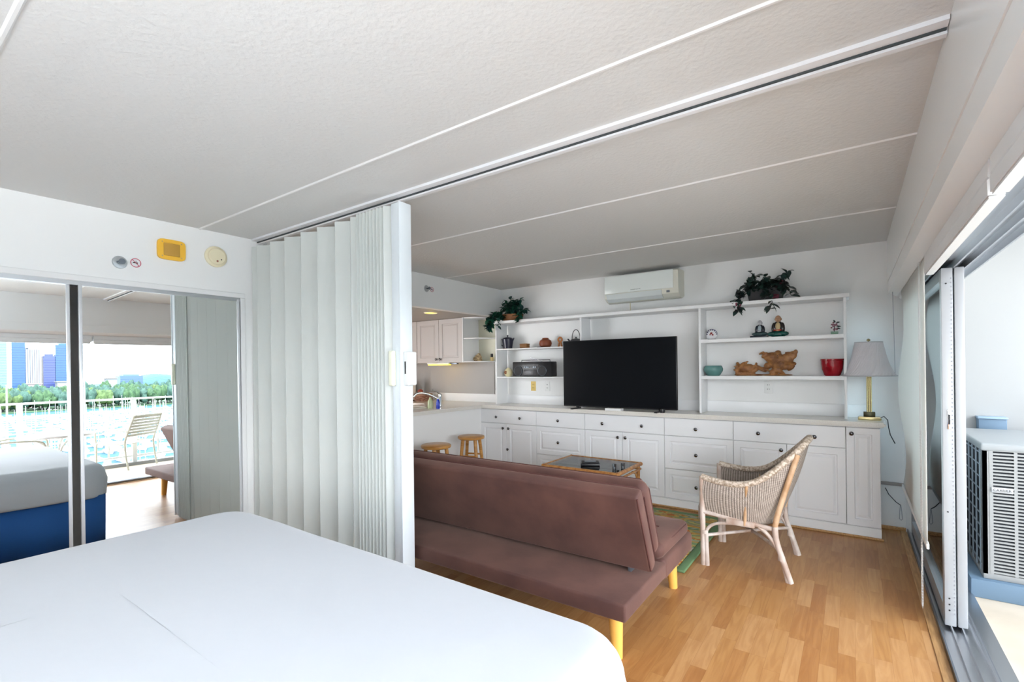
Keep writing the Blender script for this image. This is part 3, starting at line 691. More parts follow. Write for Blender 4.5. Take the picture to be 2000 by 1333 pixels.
# plate
pt = thing('decorative_plate', 'small blue and red patterned plate standing on the upper right shelf', 'plate', (-1.09, 4.85, SR1))
mp_ = mat('plate_glaze', (.8, .8, .82), .15)
Rt = Matrix.Rotation(-.15, 4, 'X')
MB().lathe([(.050, 0), (.051, .003), (.035, .006), (.001, .006)], 28, (0, 0, .052), axis='y', M=Rt).build('plate_body', mp_, pt)
k = MB()
for i in range(14):
    a = 2*PI*i/14; k.ell((.041*math.cos(a), -.004, .052+.041*math.sin(a)), (.006, .003, .006), 1)
k.tube([(.049*math.cos(a), -.003, .052+.049*math.sin(a)) for a in [2*PI*i/28 for i in range(28)]], .002, 6, closed=True).build('blue_rim_pattern', mat('cobalt_blue', (.02, .025, .10), .3), pt)
k = MB().ell((-.004, -.006, .062), (.014, .003, .010), 1).ell((.008, -.006, .045), (.012, .003, .010), 1).ell((-.014, -.006, .048), (.010, .003, .006), 1); k.build('red_motif', mat('iron_red', (.28, .02, .015), .4), pt)
MB().box(-.035, .035, -.016, .02, 0, .008, .002).box(-.004, .004, .008, .014, 0, .07).build('plate_stand', M_blackm, pt)
# monks
def monk(loc, label, s_, robe, skirt_c, skin, chest, base=True):
    q = thing('monk_figurine', label, 'figurine', loc, 0, 'seated robed figurines')
    S_ = Matrix.Scale(s_, 4)
    k = MB().ell((0, 0, .065), (.036, .028, .052), 3).ell((-.026, -.004, .062), (.018, .020, .044), 2).ell((.026, -.004, .062), (.018, .020, .044), 2); k.xf(S_); k.build('robe', robe, q, smooth=80)
    k = MB().ell((0, -.006, .020), (.056, .042, .026), 3).ell((-.036, -.02, .022), (.034, .028, .018), 2).ell((.036, -.02, .022), (.034, .028, .018), 2); k.xf(S_); k.build('folded_legs', skirt_c, q, smooth=80)
    k = MB().ell((0, -.004, .130), (.020, .021, .026), 3).ell((0, -.0, .105), (.011, .011, .014), 2).ell((-.020, 0, .128), (.004, .005, .009), 1).ell((.020, 0, .128), (.004, .005, .009), 1).ell((0, -.025, .127), (.004, .004, .006), 1); k.xf(S_); k.build('head', skin, q, smooth=80)
    k = MB().ell((0, -.020, .075), (.017, .016, .032), 2); k.xf(S_); k.build('chest', chest, q, smooth=80)
    k = MB().ell((0, -.042, .048), (.018, .010, .008), 2); k.xf(S_); k.build('hands', skin, q, smooth=80)
    k = MB().ell((-.007, -.0235, .134), (.003, .002, .002), 1).ell((.007, -.0235, .134), (.003, .002, .002), 1).ell((0, -.0235, .117), (.006, .002, .0015), 1); k.xf(S_); k.build('face_features', M_blackm, q)
    return q
cb = mat('blue_black_glaze', (.012, .018, .03), .2); dg = mat('dark_green_glaze', (.008, .07, .06), .2)
q = monk((-.675, 4.83, SR1+.012), 'smaller pale-faced monk figurine in black robe on a dark base', .93, cb, mat('grey_green_glaze', (.03, .06, .065), .25), mat('grey_porcelain', (.45, .45, .48), .3), mat('blue_grey_porcelain', (.35, .42, .46), .3))
MB().box(-.075, .065, -.05, .045, -.012, .004, .003).build('plinth', cb, q)
q = monk((-.53, 4.83, SR1), 'larger monk figurine with tan chest and green robe, right of the smaller', 1.22, mat('black_brown_glaze', (.018, .014, .014), .2), dg, mat('tan_skin_glaze', (.42, .24, .14), .3), mat('gold_cream_glaze', (.55, .42, .22), .3))
MB().box(-.03, .03, -.062, -.045, .053, .062, .003).build('red_sash', mat('red_glaze', (.45, .03, .01), .25), q)
# small flower pot
fp = thing('jade_flower_pot', 'tiny pink flower tree in small green pot at the right shelf end', 'ornament', (-.118, 4.85, SR1))
MB().prism([(-.026, -.016), (.026, -.016), (.026, .016), (-.026, .016)], 0, .028).build('pot', mat('jade_green', (.06, .16, .08), .3), fp, smooth=None)
MB().tube([(0, 0, .02), (-.004, 0, .05), (.004, 0, .09)], .003, 6).build('trunk', M_blackm, fp)
k = MB(); rn = random.Random(2)
for i in range(16): k.ell((rn.uniform(-.022, .018), rn.uniform(-.015, .01), rn.uniform(.04, .105)), (.008, .006, .007), 1)
k.build('blossom', mat('dusty_pink', (.22, .06, .09), .4), fp)
k = MB()
for p, d in (((.01, 0, .10), (1, 0, .3)), ((.005, 0, .10), (-.4, 0, 1)), ((.015, 0, .07), (1, -.3, 0)), ((.012, 0, .055), (1, 0, -.1))): leaf_shape(k, Vector(p), Vector(d), Vector((0, -1, .4)), .03, .014)
k.build('leaf', g2, fp)
# teal bowl
tb = thing('teal_bowl', 'rounded teal ceramic bowl on the lower right shelf', 'bowl', (-1.078, 4.84, SR2)); m_ = mat('teal_glaze', (.10, .23, .22), .2)
MB().lathe([(.052, 0), (.062, .01), (.083, .045), (.086, .065), (.078, .088), (.072, .096), (.068, .094), (.076, .07), (.05, .015), (.001, .012)], 32).build('bowl_body', m_, tb)
# red planter
rp_ = thing('red_pot', 'glossy red embossed pot at the right of the lower shelf', 'pot', (-.137, 4.84, SR2)); m_ = mat('red_glossy_glaze', (.30, .004, .012), .12, bump=(45, .5, .006))
MB().lathe([(.050, 0), (.058, .008), (.074, .055), (.079, .10), (.080, .128), (.084, .13), (.084, .142), (.078, .142), (.072, .10), (.05, .02), (.001, .015)], 36).build('pot_body', m_, rp_)
# carving
cv = thing('wooden_carving', 'carved brown wooden laughing figure with spread arms beside a fish', 'carving', (-.635, 4.84, SR2))
def wood_carve():
    k = MB(); rn = random.Random(5)
    def E(x, z, rx, rz, ry=.028, rot=0, y=0): k.ell((x, y, z), (rx, ry, rz), 2, Matrix.Rotation(-rot, 4, 'Y'))
    # base log
    E(-.13, .008, .14, .011, .03); E(.08, .008, .14, .009, .028)
    # left upright knot
    E(-.232, .03, .02, .035); E(-.235, .075, .016, .03); E(-.23, .112, .014, .016); E(-.25, .055, .018, .01); E(-.21, .02, .03, .018); E(-.247, .088, .02, .006, .02, .3)
    # fish body
    E(-.155, .060, .065, .036, .034, .12); E(-.19, .072, .035, .042, .032, .4); E(-.10, .045, .06, .022, .03, .5); E(-.165, .115, .02, .010, .02, -.7); E(-.15, .128, .013, .008, .02)
    E(-.20, .10, .03, .012, .02, .9); E(-.07, .085, .035, .014, .024, -.25); E(-.075, .108, .010, .014); E(-.04, .06, .055, .014, .026, -.5); E(-.14, .022, .06, .015)
    # figure
    E(.105, .105, .060, .055, .042); E(.10, .18, .032, .036, .032, 0, -.012); E(.10, .205, .026, .022, .026); E(.10, .135, .07, .05, .035)
    E(.04, .155, .06, .034, .028, -.25); E(-.005, .185, .035, .020, .024, .8); E(-.03, .205, .026, .010, .02, .5); E(.165, .16, .06, .038, .028, .2); E(.215, .185, .03, .034, .024, .8)
    E(.235, .208, .018, .022, .02); E(.20, .20, .05, .010, .02, -.1); E(.03, .195, .05, .012, .02, .2)
    E(.02, .09, .035, .03, .03); E(.16, .08, .055, .028, .032, .2); E(.215, .105, .026, .018, .028); E(.20, .068, .036, .016, .026, .7); E(.09, .055, .045, .034, .032); E(.06, .03, .03, .03, .03, .8)
    E(.05, .16, .06, .046, .03); E(.165, .15, .06, .046, .03); E(.20, .172, .042, .034, .026); E(-.15, .068, .07, .042, .034, .1)
    E(.11, .04, .05, .016, .026, -.5); E(-.01, .06, .05, .014, .024, -.4)
    o = k.build('carved_body', mat('carved_teak', (.24, .10, .03), .45, bump=(70, .9, .004)), cv, smooth=80)
    md = o.modifiers.new('remesh', 'REMESH'); md.mode = 'VOXEL'; md.voxel_size = .0042; md.use_smooth_shade = True
    vary(MATS['carved_teak'], 22, (.15, .052, .014), (.34, .155, .05), detail=4)
wood_carve()
k = MB().tube([(.078, -.048, .125), (.105, -.052, .12), (.13, -.048, .128)], .002, 6)
for a in (-.012, .012): k.ell((.10+a, -.044, .186), (.005, .003, .003), 1)
k.ell((.10, -.048, .178), (.005, .005, .006), 1).ell((.10, -.044, .165), (.012, .003, .003), 1); k.build('carved_face', mat('dark_teak', (.09, .03, .01), .5), cv)

# ================================================================== TABLE LAMP
lp = thing('table_lamp', 'brass column table lamp with pleated bell shade on the worktop end', 'lamp', (.108, 4.80, .905))
MB().box(-.075, .075, -.055, .055, .002, .020, .003).box(-.068, .068, -.048, .048, .0, .026).build('base', M_brass, lp)
MB().box(-.038, .038, -.03, .03, .026, .065, .003).build('plinth', mat('dark_bronze', (.06, .055, .03), .3, .8), lp, label='dark bronze block')
MB().cyl((0, 0, .065), (0, 0, .40), .013).cyl((-.012, -.01, .065), (-.012, -.01, .35), .006).cyl((.012, -.01, .065), (.012, -.01, .35), .006).build('column', M_brass, lp)
prof = [(.180, .352), (.172, .362), (.150, .40), (.128, .455), (.113, .51), (.103, .56), (.095, .60), (.090, .622)]
k = MB(); nn = 96
rings = []
for i, (r_, z_) in enumerate(prof):
    rings.append([k.bm.verts.new(((r_+(.0022 if j % 2 else 0))*math.cos(2*PI*(j+i*2.2)/nn), (r_+(.0022 if j % 2 else 0))*math.sin(2*PI*(j+i*2.2)/nn), z_)) for j in range(nn)])
for A_, B_ in zip(rings, rings[1:]):
    for j in range(nn): k.bm.faces.new((A_[j], A_[(j+1) % nn], B_[(j+1) % nn], B_[j]))
k.build('lamp_shade', M_lshade, lp, smooth=20)
MB().tube([(.181*math.cos(a), .181*math.sin(a), .354) for a in [2*PI*i/40 for i in range(40)]], .004, 6, closed=True).build('lower_trim', mat('grey_braid', (.48, .47, .50), .8), lp)
MB().tube([(.091*math.cos(a), .091*math.sin(a), .622) for a in [2*PI*i/40 for i in range(40)]], .003, 6, closed=True).build('upper_trim', mat('grey_braid', (.48, .47, .50), .8), lp)
MB().cyl((0, 0, .40), (0, 0, .632), .003).lathe([(.004, .628), (.012, .634), (.013, .642), (.006, .650), (.001, .652)], 14).build('finial', M_brass, lp)
MB().tube([(.06, .03, .012), (.095, .04, .028), (.118, .05, .0), (.124, .06, -.06), (.135, .08, -.12), (.165, .10, -.19)], .0035, 8).build('power_cord', M_blackm, lp)
cd = thing('power_cord', 'black cord looping below the wall raceway by the window shade', 'cord', (.24, 4.92, .36))
MB().tube([(-.03, .02, -.015), (-.01, .0, -.06), (.035, -.03, -.11), (.06, -.05, -.125)], .003, 8).build('cord', M_blackm, cd)
MB().tube([(.06, -.05, -.125), (.056, -.05, -.18), (.053, -.05, -.235), (.064, -.05, -.245), (.072, -.05, -.235), (.068, -.05, -.18), (.063, -.05, -.125)], .0018, 6).build('cord_loop', M_alud, cd)
rw = MB().box(-.085, .085, -.022, 0, -.012, .012, .003).build('wall_raceway', mat('taupe_raceway', (.30, .27, .26), .5), loc=(.262, YB, .375)); tag(rw, 'short taupe raceway on the wall right of the end cabinet', 'cable cover')

# ================================================================== ROLLER SHADES
rs = thing('roller_shade', 'lowered translucent roller shade in front of the far glass door', 'window shade', (.305, 3.95, 1.90))
def shf(u, v):
    y = -.74+u*1.5; z_ = -v*1.47
    wv = .18*u**6*(math.sin(v*7.5-.6)*.5+.1)
    return (.022*u**4*math.sin(v*9)+.002*math.sin(y*9), y+wv, z_)
MB().grid(shf, 30, 24).build('shade_fabric', M_shade, rs, smooth=80, solid=.001)
MB().box(-.006, .006, -.74, .74, -1.49, -1.462, .003).build('hem_bar', M_white, rs)
k = MB().cyl((.02, -.735, -.02), (.02, .95, -.02), .017); k.build('roller_tube', M_white, rs)
k = MB()
for yy, x_ in ((-.70, -.018), (-.655, -.018)):
    for i in range(100): pass
    k.cyl((x_, yy, -.02), (x_, yy, -1.80), .0016, n=6)
k.tube([(-.018, -.70, -1.80), (-.018, -.69, -1.815), (-.018, -.665, -1.815), (-.018, -.655, -1.80)], .0016, 6)
for yy in (-.70, -.655):
    for i in range(60): k.ell((-.018, yy, -.9-i*.015), (.003, .003, .003), 1)
k.build('bead_chain', mat('bead_chain_metal', (.62, .62, .62), .35, .6), rs)
MB().tube([(-.05, .70, -.0), (-.045, .70, -.3), (-.04, .71, -.62)], .0016, 6).build('pull_cord', M_alud, rs)
def rolled(y0, y1, label):
    q = thing('roller_shade', label, 'window shade', (.31, (y0+y1)/2, 1.895)); W = (y1-y0)/2
    pr = [(-.012, 0), (-.014, -.045), (-.010, -.050), (-.015, -.055), (-.014, -.095), (.02, -.098), (.024, 0)]
    MB().prism(pr, -W, W, 'y').build('cassette', M_trimw, q, smooth=20)
    MB().box(-.011, .020, -W+.005, W-.005, -.103, -.097).build('hem_bar', M_white, q)
    MB().box(-.012, .026, W, W+.012, -.08, .0).build('end_bracket', M_white, q)
rolled(1.765, 3.13, 'rolled-up white shade over the opening nearest the far glass door')
rolled(.0, 1.735, 'rolled-up white shade above the open doorway at the right edge')
rolled(-1.65, -.03, 'rolled-up white shade behind the viewpoint, reflected in the left mirror')

# ================================================================== WICKER CHAIR
def wicker_material():
    m = mat('whitewashed_wicker', (.5, .42, .34), .6); n = m.node_tree; b = n.nodes['Principled BSDF']; L = n.links.new
    c = n.nodes.new('ShaderNodeTexCoord'); s = n.nodes.new('ShaderNodeSeparateXYZ'); L(c.outputs['UV'], s.inputs[0])
    def W(sock, f):
        a = n.nodes.new('ShaderNodeMath'); a.operation = 'MULTIPLY'; a.inputs[1].default_value = f; L(sock, a.inputs[0]); q = n.nodes.new('ShaderNodeMath'); q.operation = 'SINE'; L(a.outputs[0], q.inputs[0]); return q.outputs[0]
    u_ = W(s.outputs[0], 2*PI*105); v_ = W(s.outputs[1], 2*PI*34)
    pr_ = n.nodes.new('ShaderNodeMath'); pr_.operation = 'MULTIPLY'; L(u_, pr_.inputs[0]); L(v_, pr_.inputs[1])
    ad = n.nodes.new('ShaderNodeMath'); ad.operation = 'MULTIPLY_ADD'; L(pr_.outputs[0], ad.inputs[0]); ad.inputs[1].default_value = .28; ad.inputs[2].default_value = .5
    a2 = n.nodes.new('ShaderNodeMath'); a2.operation = 'MULTIPLY_ADD'; L(u_, a2.inputs[0]); a2.inputs[1].default_value = .25; L(ad.outputs[0], a2.inputs[2])
    nz = n.nodes.new('ShaderNodeTexNoise'); nz.inputs['Scale'].default_value = 60; L(c.outputs['Object'], nz.inputs['Vector'])
    a3 = n.nodes.new('ShaderNodeMath'); a3.operation = 'MULTIPLY_ADD'; L(nz.outputs[0], a3.inputs[0]); a3.inputs[1].default_value = .5; L(a2.outputs[0], a3.inputs[2])
    r = n.nodes.new('ShaderNodeValToRGB'); L(a3.outputs[0], r.inputs[0]); r.color_ramp.elements[0].position = .35; r.color_ramp.elements[1].position = 1.1
    r.color_ramp.elements[0].color = (.10, .072, .055, 1); r.color_ramp.elements[1].color = (.52, .44, .375, 1); L(r.outputs[0], b.inputs['Base Color'])
    bp = n.nodes.new('ShaderNodeBump'); bp.inputs['Strength'].default_value = .9; bp.inputs['Distance'].default_value = .004; L(a2.outputs[0], bp.inputs['Height']); L(bp.outputs[0], b.inputs['Normal'])
    return m
M_wick = wicker_material()
M_pole = mat('whitewashed_rattan_pole', (.55, .43, .35), .5); vary(M_pole, 14, (.40, .28, .22), (.62, .54, .49), (1, 1, .5))
M_polet = mat('tan_rattan_pole', (.50, .30, .15), .5); vary(M_polet, 10, (.40, .22, .10), (.60, .40, .25))
wc = thing('wicker_armchair', 'whitewashed wicker armchair facing left in front of the cabinets', 'armchair', (-.585, 3.69, 0))
def sp(pts, n_=6):
    P_ = [Vector(p) for p in pts]; out = []
    for i in range(len(P_)-1):
        p0 = P_[max(i-1, 0)]; p1 = P_[i]; p2 = P_[i+1]; p3 = P_[min(i+2, len(P_)-1)]
        for j in range(n_):
            t = j/n_; out.append(.5*((2*p1)+(-p0+p2)*t+(2*p0-5*p1+4*p2-p3)*t*t+(-p0+3*p1-3*p2+p3)*t**3))
    out.append(P_[-1]); return out
half = [(-.262, -.262, .600), (-.17, -.272, .582), (-.06, -.276, .575), (.04, -.272, .592), (.13, -.262, .645), (.215, -.235, .722), (.29, -.18, .80), (.338, -.10, .857), (.352, 0, .872)]
rim = sp(half+[(x_, -y_, z_) for x_, y_, z_ in half[-2::-1]], 5)
bot = [(-.262, -.252, .372), (-.17, -.258, .355), (-.06, -.260, .34), (.03, -.256, .332), (.09, -.245, .33), (.13, -.21, .33), (.155, -.15, .33), (.165, -.08, .33), (.168, 0, .33)]
bt_ = sp(bot+[(x_, -y_, z_) for x_, y_, z_ in bot[-2::-1]], 5)
NR = len(rim)
def shell(u, v):
    i = u*(NR-1); a = int(min(i, NR-2)); f_ = i-a; R_ = rim[a].lerp(rim[a+1], f_); B_ = bt_[a].lerp(bt_[a+1], f_)
    p = B_.lerp(R_, v); bow = .018*math.sin(PI*v); o_ = Vector((p.x, p.y, 0)).normalized(); return p+o_*bow
MB().grid(shell, NR*2-1, 20, uv=True).build('woven_shell', M_wick, wc, smooth=80, solid=.012)
k = MB().tube(rim, .021, 12); 
rimo = k.build('woven_rim', mat('braided_rattan_rim', (.52, .42, .32), .6, bump=(80, 1, .006)), wc, smooth=80); vary(MATS['braided_rattan_rim'], 70, (.34, .26, .19), (.62, .52, .43), (1, 1, 1), 1, .4, .6)
def seatf(u, v): return (-.285+u*.44, (-.245+v*.49)*(1-.15*max(0, u-.7)), .385-.03*u+.012*math.sin(PI*u)*math.sin(PI*v))
MB().grid(seatf, 16, 16, uv=True).build('seat', M_wick, wc, smooth=80, solid=.02)
MB().grid(lambda u, v: (-.285-.03*math.sin(PI*u), -.245+.49*u, .385-.085*v), 12, 4, uv=True).build('front_apron', M_wick, wc, smooth=80, solid=.012)
for s_ in (-1, 1):
    MB().cyl((-.262, s_*.262, .60), (-.256, s_*.262, 0), .017, .018).cyl((-.238, s_*.262, .235), (-.232, s_*.262, 0), .014, .015).build('leg', M_pole, wc)
    MB().tube(sp([(.300, s_*.20, .79), (.245, s_*.232, .60), (.195, s_*.258, .42), (.178, s_*.265, .335)]), .0165, 12).build('back_post', M_polet, wc, label='tan rear post')
    MB().tube(sp([(.178, s_*.265, .335), (.185, s_*.268, .25), (.215, s_*.27, .15), (.262, s_*.268, .0)]), .0175, 12).build('leg', M_pole, wc)
    MB().tube(sp([(.085, s_*.262, .318), (.14, s_*.266, .275), (.19, s_*.268, .20), (.215, s_*.268, .13), (.245, s_*.268, .0)]), .012, 10).build('leg_brace', M_pole, wc)
    MB().tube(sp([(-.245, s_*.262, .215), (-.21, s_*.262, .27), (-.15, s_*.262, .30), (-.06, s_*.262, .312)]), .010, 8).build('leg_brace', M_pole, wc)
    MB().cyl((-.262, s_*.262, .362), (.16, s_*.262, .318), .014).build('seat_rail', M_pole, wc)
    MB().cyl((.02, s_*.283, .585), (.005, s_*.276, .315), .009).build('side_strut', M_polet, wc)
    MB().box(-.11, .065, s_*.262-.021, s_*.262+.021, .305, .345, .01).build('rail_wrap', M_pole, wc)
    MB().lathe([(.021, 0), (.022, .012), (.021, .024)], 12, (-.248, s_*.262, .215)).build('binding', M_pole, wc)
    MB().lathe([(.02, 0), (.021, .015), (.02, .03)], 12, (.212, s_*.268, .13)).build('binding', M_pole, wc)
    MB().tube(sp([(-.24, s_*.25, .20), (.0, 0, .205), (.20, -s_*.25, .19)]), .011, 8).build('stretcher', M_pole, wc)
MB().cyl((-.262, -.262, .345), (-.262, .262, .345), .014).cyl((.17, -.262, .32), (.17, .262, .32), .014).build('seat_rail', M_pole, wc)

# ================================================================== COFFEE TABLE
tb = thing('coffee_table', 'rattan coffee table with glass top between sofa and cabinets', 'coffee table', (-1.97, 4.05, .021))
ZC = .43
k = MB()
for y_ in (-.27, .27): k.cyl((-.36, y_, ZC), (.36, y_, ZC), .017)
for x_ in (-.36, .36): k.cyl((x_, -.27, ZC), (x_, .27, ZC), .017)
for y_ in (-.27, .27): k.cyl((-.36, y_, ZC-.045), (.36, y_, ZC-.045), .010)
for x_ in (-.36, .36): k.cyl((x_, -.27, ZC-.045), (x_, .27, ZC-.045), .010)
for sx_, sy_ in ((1, 1), (1, -1), (-1, 1), (-1, -1)): k.ell((sx_*.36, sy_*.27, ZC), (.021, .021, .02), 2)
k.build('top_frame', M_cane, tb)
for sx_, sy_ in ((1, 1), (1, -1), (-1, 1), (-1, -1)):
    MB().cyl((sx_*.34, sy_*.25, 0), (sx_*.345, sy_*.255, ZC), .018, .016).tube([(sx_*.34, sy_*.25, ZC-.16), (sx_*.34, sy_*.20, ZC-.08), (sx_*.34, sy_*.12, ZC-.05)], .009, 8).build('leg', M_cane, tb)
for y_ in (-.25, .25): MB().cyl((-.34, y_, .14), (.34, y_, .14), .010).build('stretcher', M_cane, tb)
for x_ in (-.34, .34): MB().cyl((x_, -.25, .14), (x_, .25, .14), .010).build('stretcher', M_cane, tb)
MB().box(-.335, .335, -.245, .245, .152, .160).build('lower_shelf', mat('pale_cane_shelf', (.55, .48, .38), .6), tb)
MB().box(-.345, .345, -.255, .255, ZC-.014, ZC-.006).build('cane_panel', mat('pinkish_cane_weave', (.50, .36, .29), .6, bump=(120, .5)), tb)
MB().box(-.352, .352, -.262, .262, ZC+.004, ZC+.011).build('glass_top', M_tglass, tb, smooth=None)
ZG = ZC+.021+.012
bk = thing('tablet_case', 'black folded tablet case on the glass coffee table', 'tablet case', (-1.95, 3.97, ZG), .5)
MB().box(-.085, .085, -.055, .055, 0, .022, .004).build('cover', M_black, bk); MB().box(-.075, .078, -.045, .052, .023, .034, .003).build('flap', M_blackm, bk)
MB().box(-.05, .05, -.02, .02, .035, .038).build('buttons', M_alud, bk)
for x_, lab in ((-1.70, 'left of the two small glass votives on the coffee table'), (-1.645, 'right of the two small glass votives on the coffee table')):
    gl = thing('glass_votive', lab, 'glass', (x_, 3.93 if x_ < -1.68 else 3.99, ZG))
    MB().lathe([(.014, 0), (.016, .004), (.018, .045), (.016, .045), (.014, .008), (.001, .007)], 16).build('cup', thin_glass('votive_glass', (.7, .72, .74)), gl)
    MB().lathe([(.012, .008), (.012, .016), (.001, .017)], 12).build('wax', M_white, gl)

# ================================================================== STOOLS
st = thing('wooden_stool', 'round wooden stool tucked by the cabinet corner', 'stool', (-3.43, 4.06, 0), .35, 'round wooden stools by the half wall')
MB().lathe([(.125, .575), (.143, .582), (.148, .595), (.146, .608), (.135, .614), (.001, .615)], 32).build('seat', M_stool, st)
for a in range(4):
    an = PI/4+a*PI/2; c_, s_ = math.cos(an), math.sin(an)
    MB().cyl((.10*c_, .10*s_, .578), (.17*c_, .17*s_, 0), .019, .016, 14).build('leg', M_stool, st)
for a, z_ in ((0, .40), (1, .22), (2, .40), (3, .22)):
    a0, a1 = PI/4+a*PI/2, PI/4+(a+1)*PI/2; r_ = .10+.07*(1-z_/.578)
    MB().cyl((r_*math.cos(a0), r_*math.sin(a0), z_), (r_*math.cos(a1), r_*math.sin(a1), z_), .010).build('rung', M_stool, st)
copy_tree(st, (-3.34, 3.42, 0), -.2, 'nearer round wooden stool mostly hidden by the sofa back')
st['label'] = 'farther round wooden stool tucked by the cabinet corner'

# ================================================================== KITCHEN
ucl = ('white wall cabinet door pair above the kitchen counter, right of the others', 'white kitchen wall cabinet partly hidden by the folding door')
M_ucab = mat('shaded_white_cabinet', (.52, .50, .49), .4)  # white doors in a darker tone, kitchen shade put into the colour
def upcab(x0, x1, label, nd):
    c = thing('wall_cabinet', label, 'cabinet', ((x0+x1)/2, 4.66, 1.43), group='white kitchen wall cabinets'); W = (x1-x0)/2
    MB().box(-W+.001, W-.001, .02, .325, 0, .573).build('body', M_lam, c, smooth=None)
    wd = 2*W/nd
    for i in range(nd):
        kx = (-W+wd*(i+1)-.035) if i % 2 == 0 else (-W+wd*i+.035)
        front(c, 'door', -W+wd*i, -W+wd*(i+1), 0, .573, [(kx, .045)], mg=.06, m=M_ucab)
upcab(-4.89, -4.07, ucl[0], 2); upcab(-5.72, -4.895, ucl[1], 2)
cs_ = thing('corner_shelf', 'open white corner shelf with rounded boards beside the kitchen cabinets', 'shelf', (-4.065, YB-.005, 1.43))
def qr(): return [(0, 0)]+[(.31*math.sin(a)*.98, -.31*math.cos(a)) for a in [PI/2*i/12 for i in range(13)]]
for z_ in (0, .30, .562): MB().prism(qr(), z_, z_+.012).build('shelf_board', M_shelf, cs_)
MB().box(-.004, .008, -.325, 0, 0, .574).build('side_panel', M_shelf, cs_, smooth=None); MB().box(.008, .36, -.006, .0, 0, .574).build('back_panel', mat('cream_back', (.68, .68, .56), .5), cs_, smooth=None)
sh = thing('shell_ornament', 'brown speckled shell ornament on the kitchen corner shelf', 'ornament', (-3.97, 4.86, 1.443)); m_ = mat('speckled_shell', (.4, .28, .14), .5, bump=(60, 1, .01)); vary(m_, 60, (.12, .06, .02), (.62, .48, .28))
k = MB().ell((0, 0, .045), (.055, .04, .045), 3).ell((.02, -.01, .085), (.025, .02, .022), 2).ell((-.04, -.01, .03), (.03, .03, .03), 2).ell((.045, 0, .02), (.02, .02, .02), 2); k.build('shell_body', m_, sh)
MB().cyl((0, 0, 0), (0, 0, .008), .03).build('shell_foot', m_, sh)
bo = thing('small_bottle', 'little amber bottle with dark cap at the end of the corner shelf', 'bottle', (-3.80, 4.93, 1.443)); MB().box(-.018, .018, -.014, .014, 0, .05, .004).build('bottle_body', mat('amber_glaze', (.55, .42, .18), .3), bo); MB().box(-.014, .014, -.012, .012, .051, .095, .004).build('cap', M_blackm, bo)
ul = thing('under_cabinet_light', 'glowing yellow light bar under the kitchen wall cabinets', 'light', (-4.53, 4.72, 1.43))
MB().box(-.20, .20, -.03, .03, -.016, -.001).build('housing', M_white, ul); MB().box(-.19, .19, -.026, .026, -.034, -.017, .006).build('diffuser', mat('glowing_warm_tube', (1, .8, .3), .5, emit=((1, .66, .05), 1.6)), ul)
MB().box(.21, .33, -.02, .02, -.022, -.003, .003).build('switch_box', M_alud, ul)
rl = thing('recessed_downlight', 'round glowing recessed light in the lowered kitchen ceiling', 'light', (-3.985, 4.02, 2.005))
MB().tube([(.075*math.cos(a), .075*math.sin(a), -.002) for a in [2*PI*i/28 for i in range(28)]], .006, 6, closed=True).build('trim_ring', M_white, rl); MB().lathe([(.066, -.004), (.066, .0)], 24).build('lens', mat('glowing_lens', (1, .8, .3), .5, emit=((1, .62, .05), 2)), rl)
def plight(name, loc, e, r_=.05):
    l = bpy.data.lights.new(name, 'POINT'); l.energy = e; l.color = (1, .62, .10); l.shadow_soft_size = r_; o = bpy.data.objects.new(name, l); COL.objects.link(o); o.location = loc
plight('under_cabinet_glow', (-4.53, 4.78, 1.385), .22, .02); plight('downlight_glow', (-3.985, 4.02, 1.95), .15, .03)
fc = thing('kitchen_faucet', 'chrome single lever tap with arched spout at the kitchen sink', 'faucet', (-3.95, 4.12, .905), 0)
MB().lathe([(.028, 0), (.026, .008), (.02, .012), (.019, .12), (.021, .14), (.016, .155)], 20).build('body', M_chrome, fc)
MB().tube(sp([(0, 0, .08), (-.05, -.07, .13), (-.10, -.15, .165), (-.15, -.215, .165), (-.175, -.255, .13)]), [.013]*10+[.014]*8+[.015]*7, 14).build('spout', M_chrome, fc)
MB().tube([(0, 0, .15), (-.02, -.02, .175), (-.06, -.07, .20)], [.012, .009, .006], 10).build('lever', M_chrome, fc)
sb_ = thing('soap_bottle', 'blue dish soap bottle on the worktop in front of the tap', 'bottle', (-3.80, 3.93, .905)); m_ = mat('blue_soap_plastic', (.005, .03, .42), .15)
MB().lathe([(.024, 0), (.026, .01), (.025, .07), (.015, .10), (.010, .11)], 18, sy=.7).build('bottle_body', m_, sb_); MB().cyl((0, 0, .108), (0, 0, .125), .011).build('cap', M_white, sb_)
gb = thing('glass_bottle', 'pale green glass bottle behind the blue soap bottle', 'bottle', (-3.91, 3.92, .905)); MB().lathe([(.03, 0), (.032, .01), (.03, .08), (.014, .11), (.012, .125)], 18).build('bottle_body', mat('pale_green_glass', (.45, .50, .30), .2), gb)
sk = thing('kitchen_sink', 'cream kitchen sink set into the worktop by the tap', 'sink', (-4.18, 3.62, .905))
k = MB(); bm = k.bm
L_ = []
for off, z_ in ((0, .001), (.002, .012), (.02, .014), (.03, .010), (.035, .001)):
    ring = []
    for cx, cy, a0 in ((.17-off, .36-off, 0), (-.17+off, .36-off, 90), (-.17+off, -.36+off, 180), (.17-off, -.36+off, 270)):
        for i in range(5): a = math.radians(a0+90*i/4); ring.append(bm.verts.new((cx+.04*math.cos(a), cy+.04*math.sin(a), z_)))
    L_.append(ring)
for A_, B_ in zip(L_, L_[1:]):
    for j in range(len(A_)): bm.faces.new((A_[j], A_[(j+1) % len(A_)], B_[(j+1) % len(A_)], B_[j]))
bm.faces.new(L_[0][::-1])
k.build('sink_rim', mat('cream_sink_enamel', (.66, .62, .54), .25), sk)
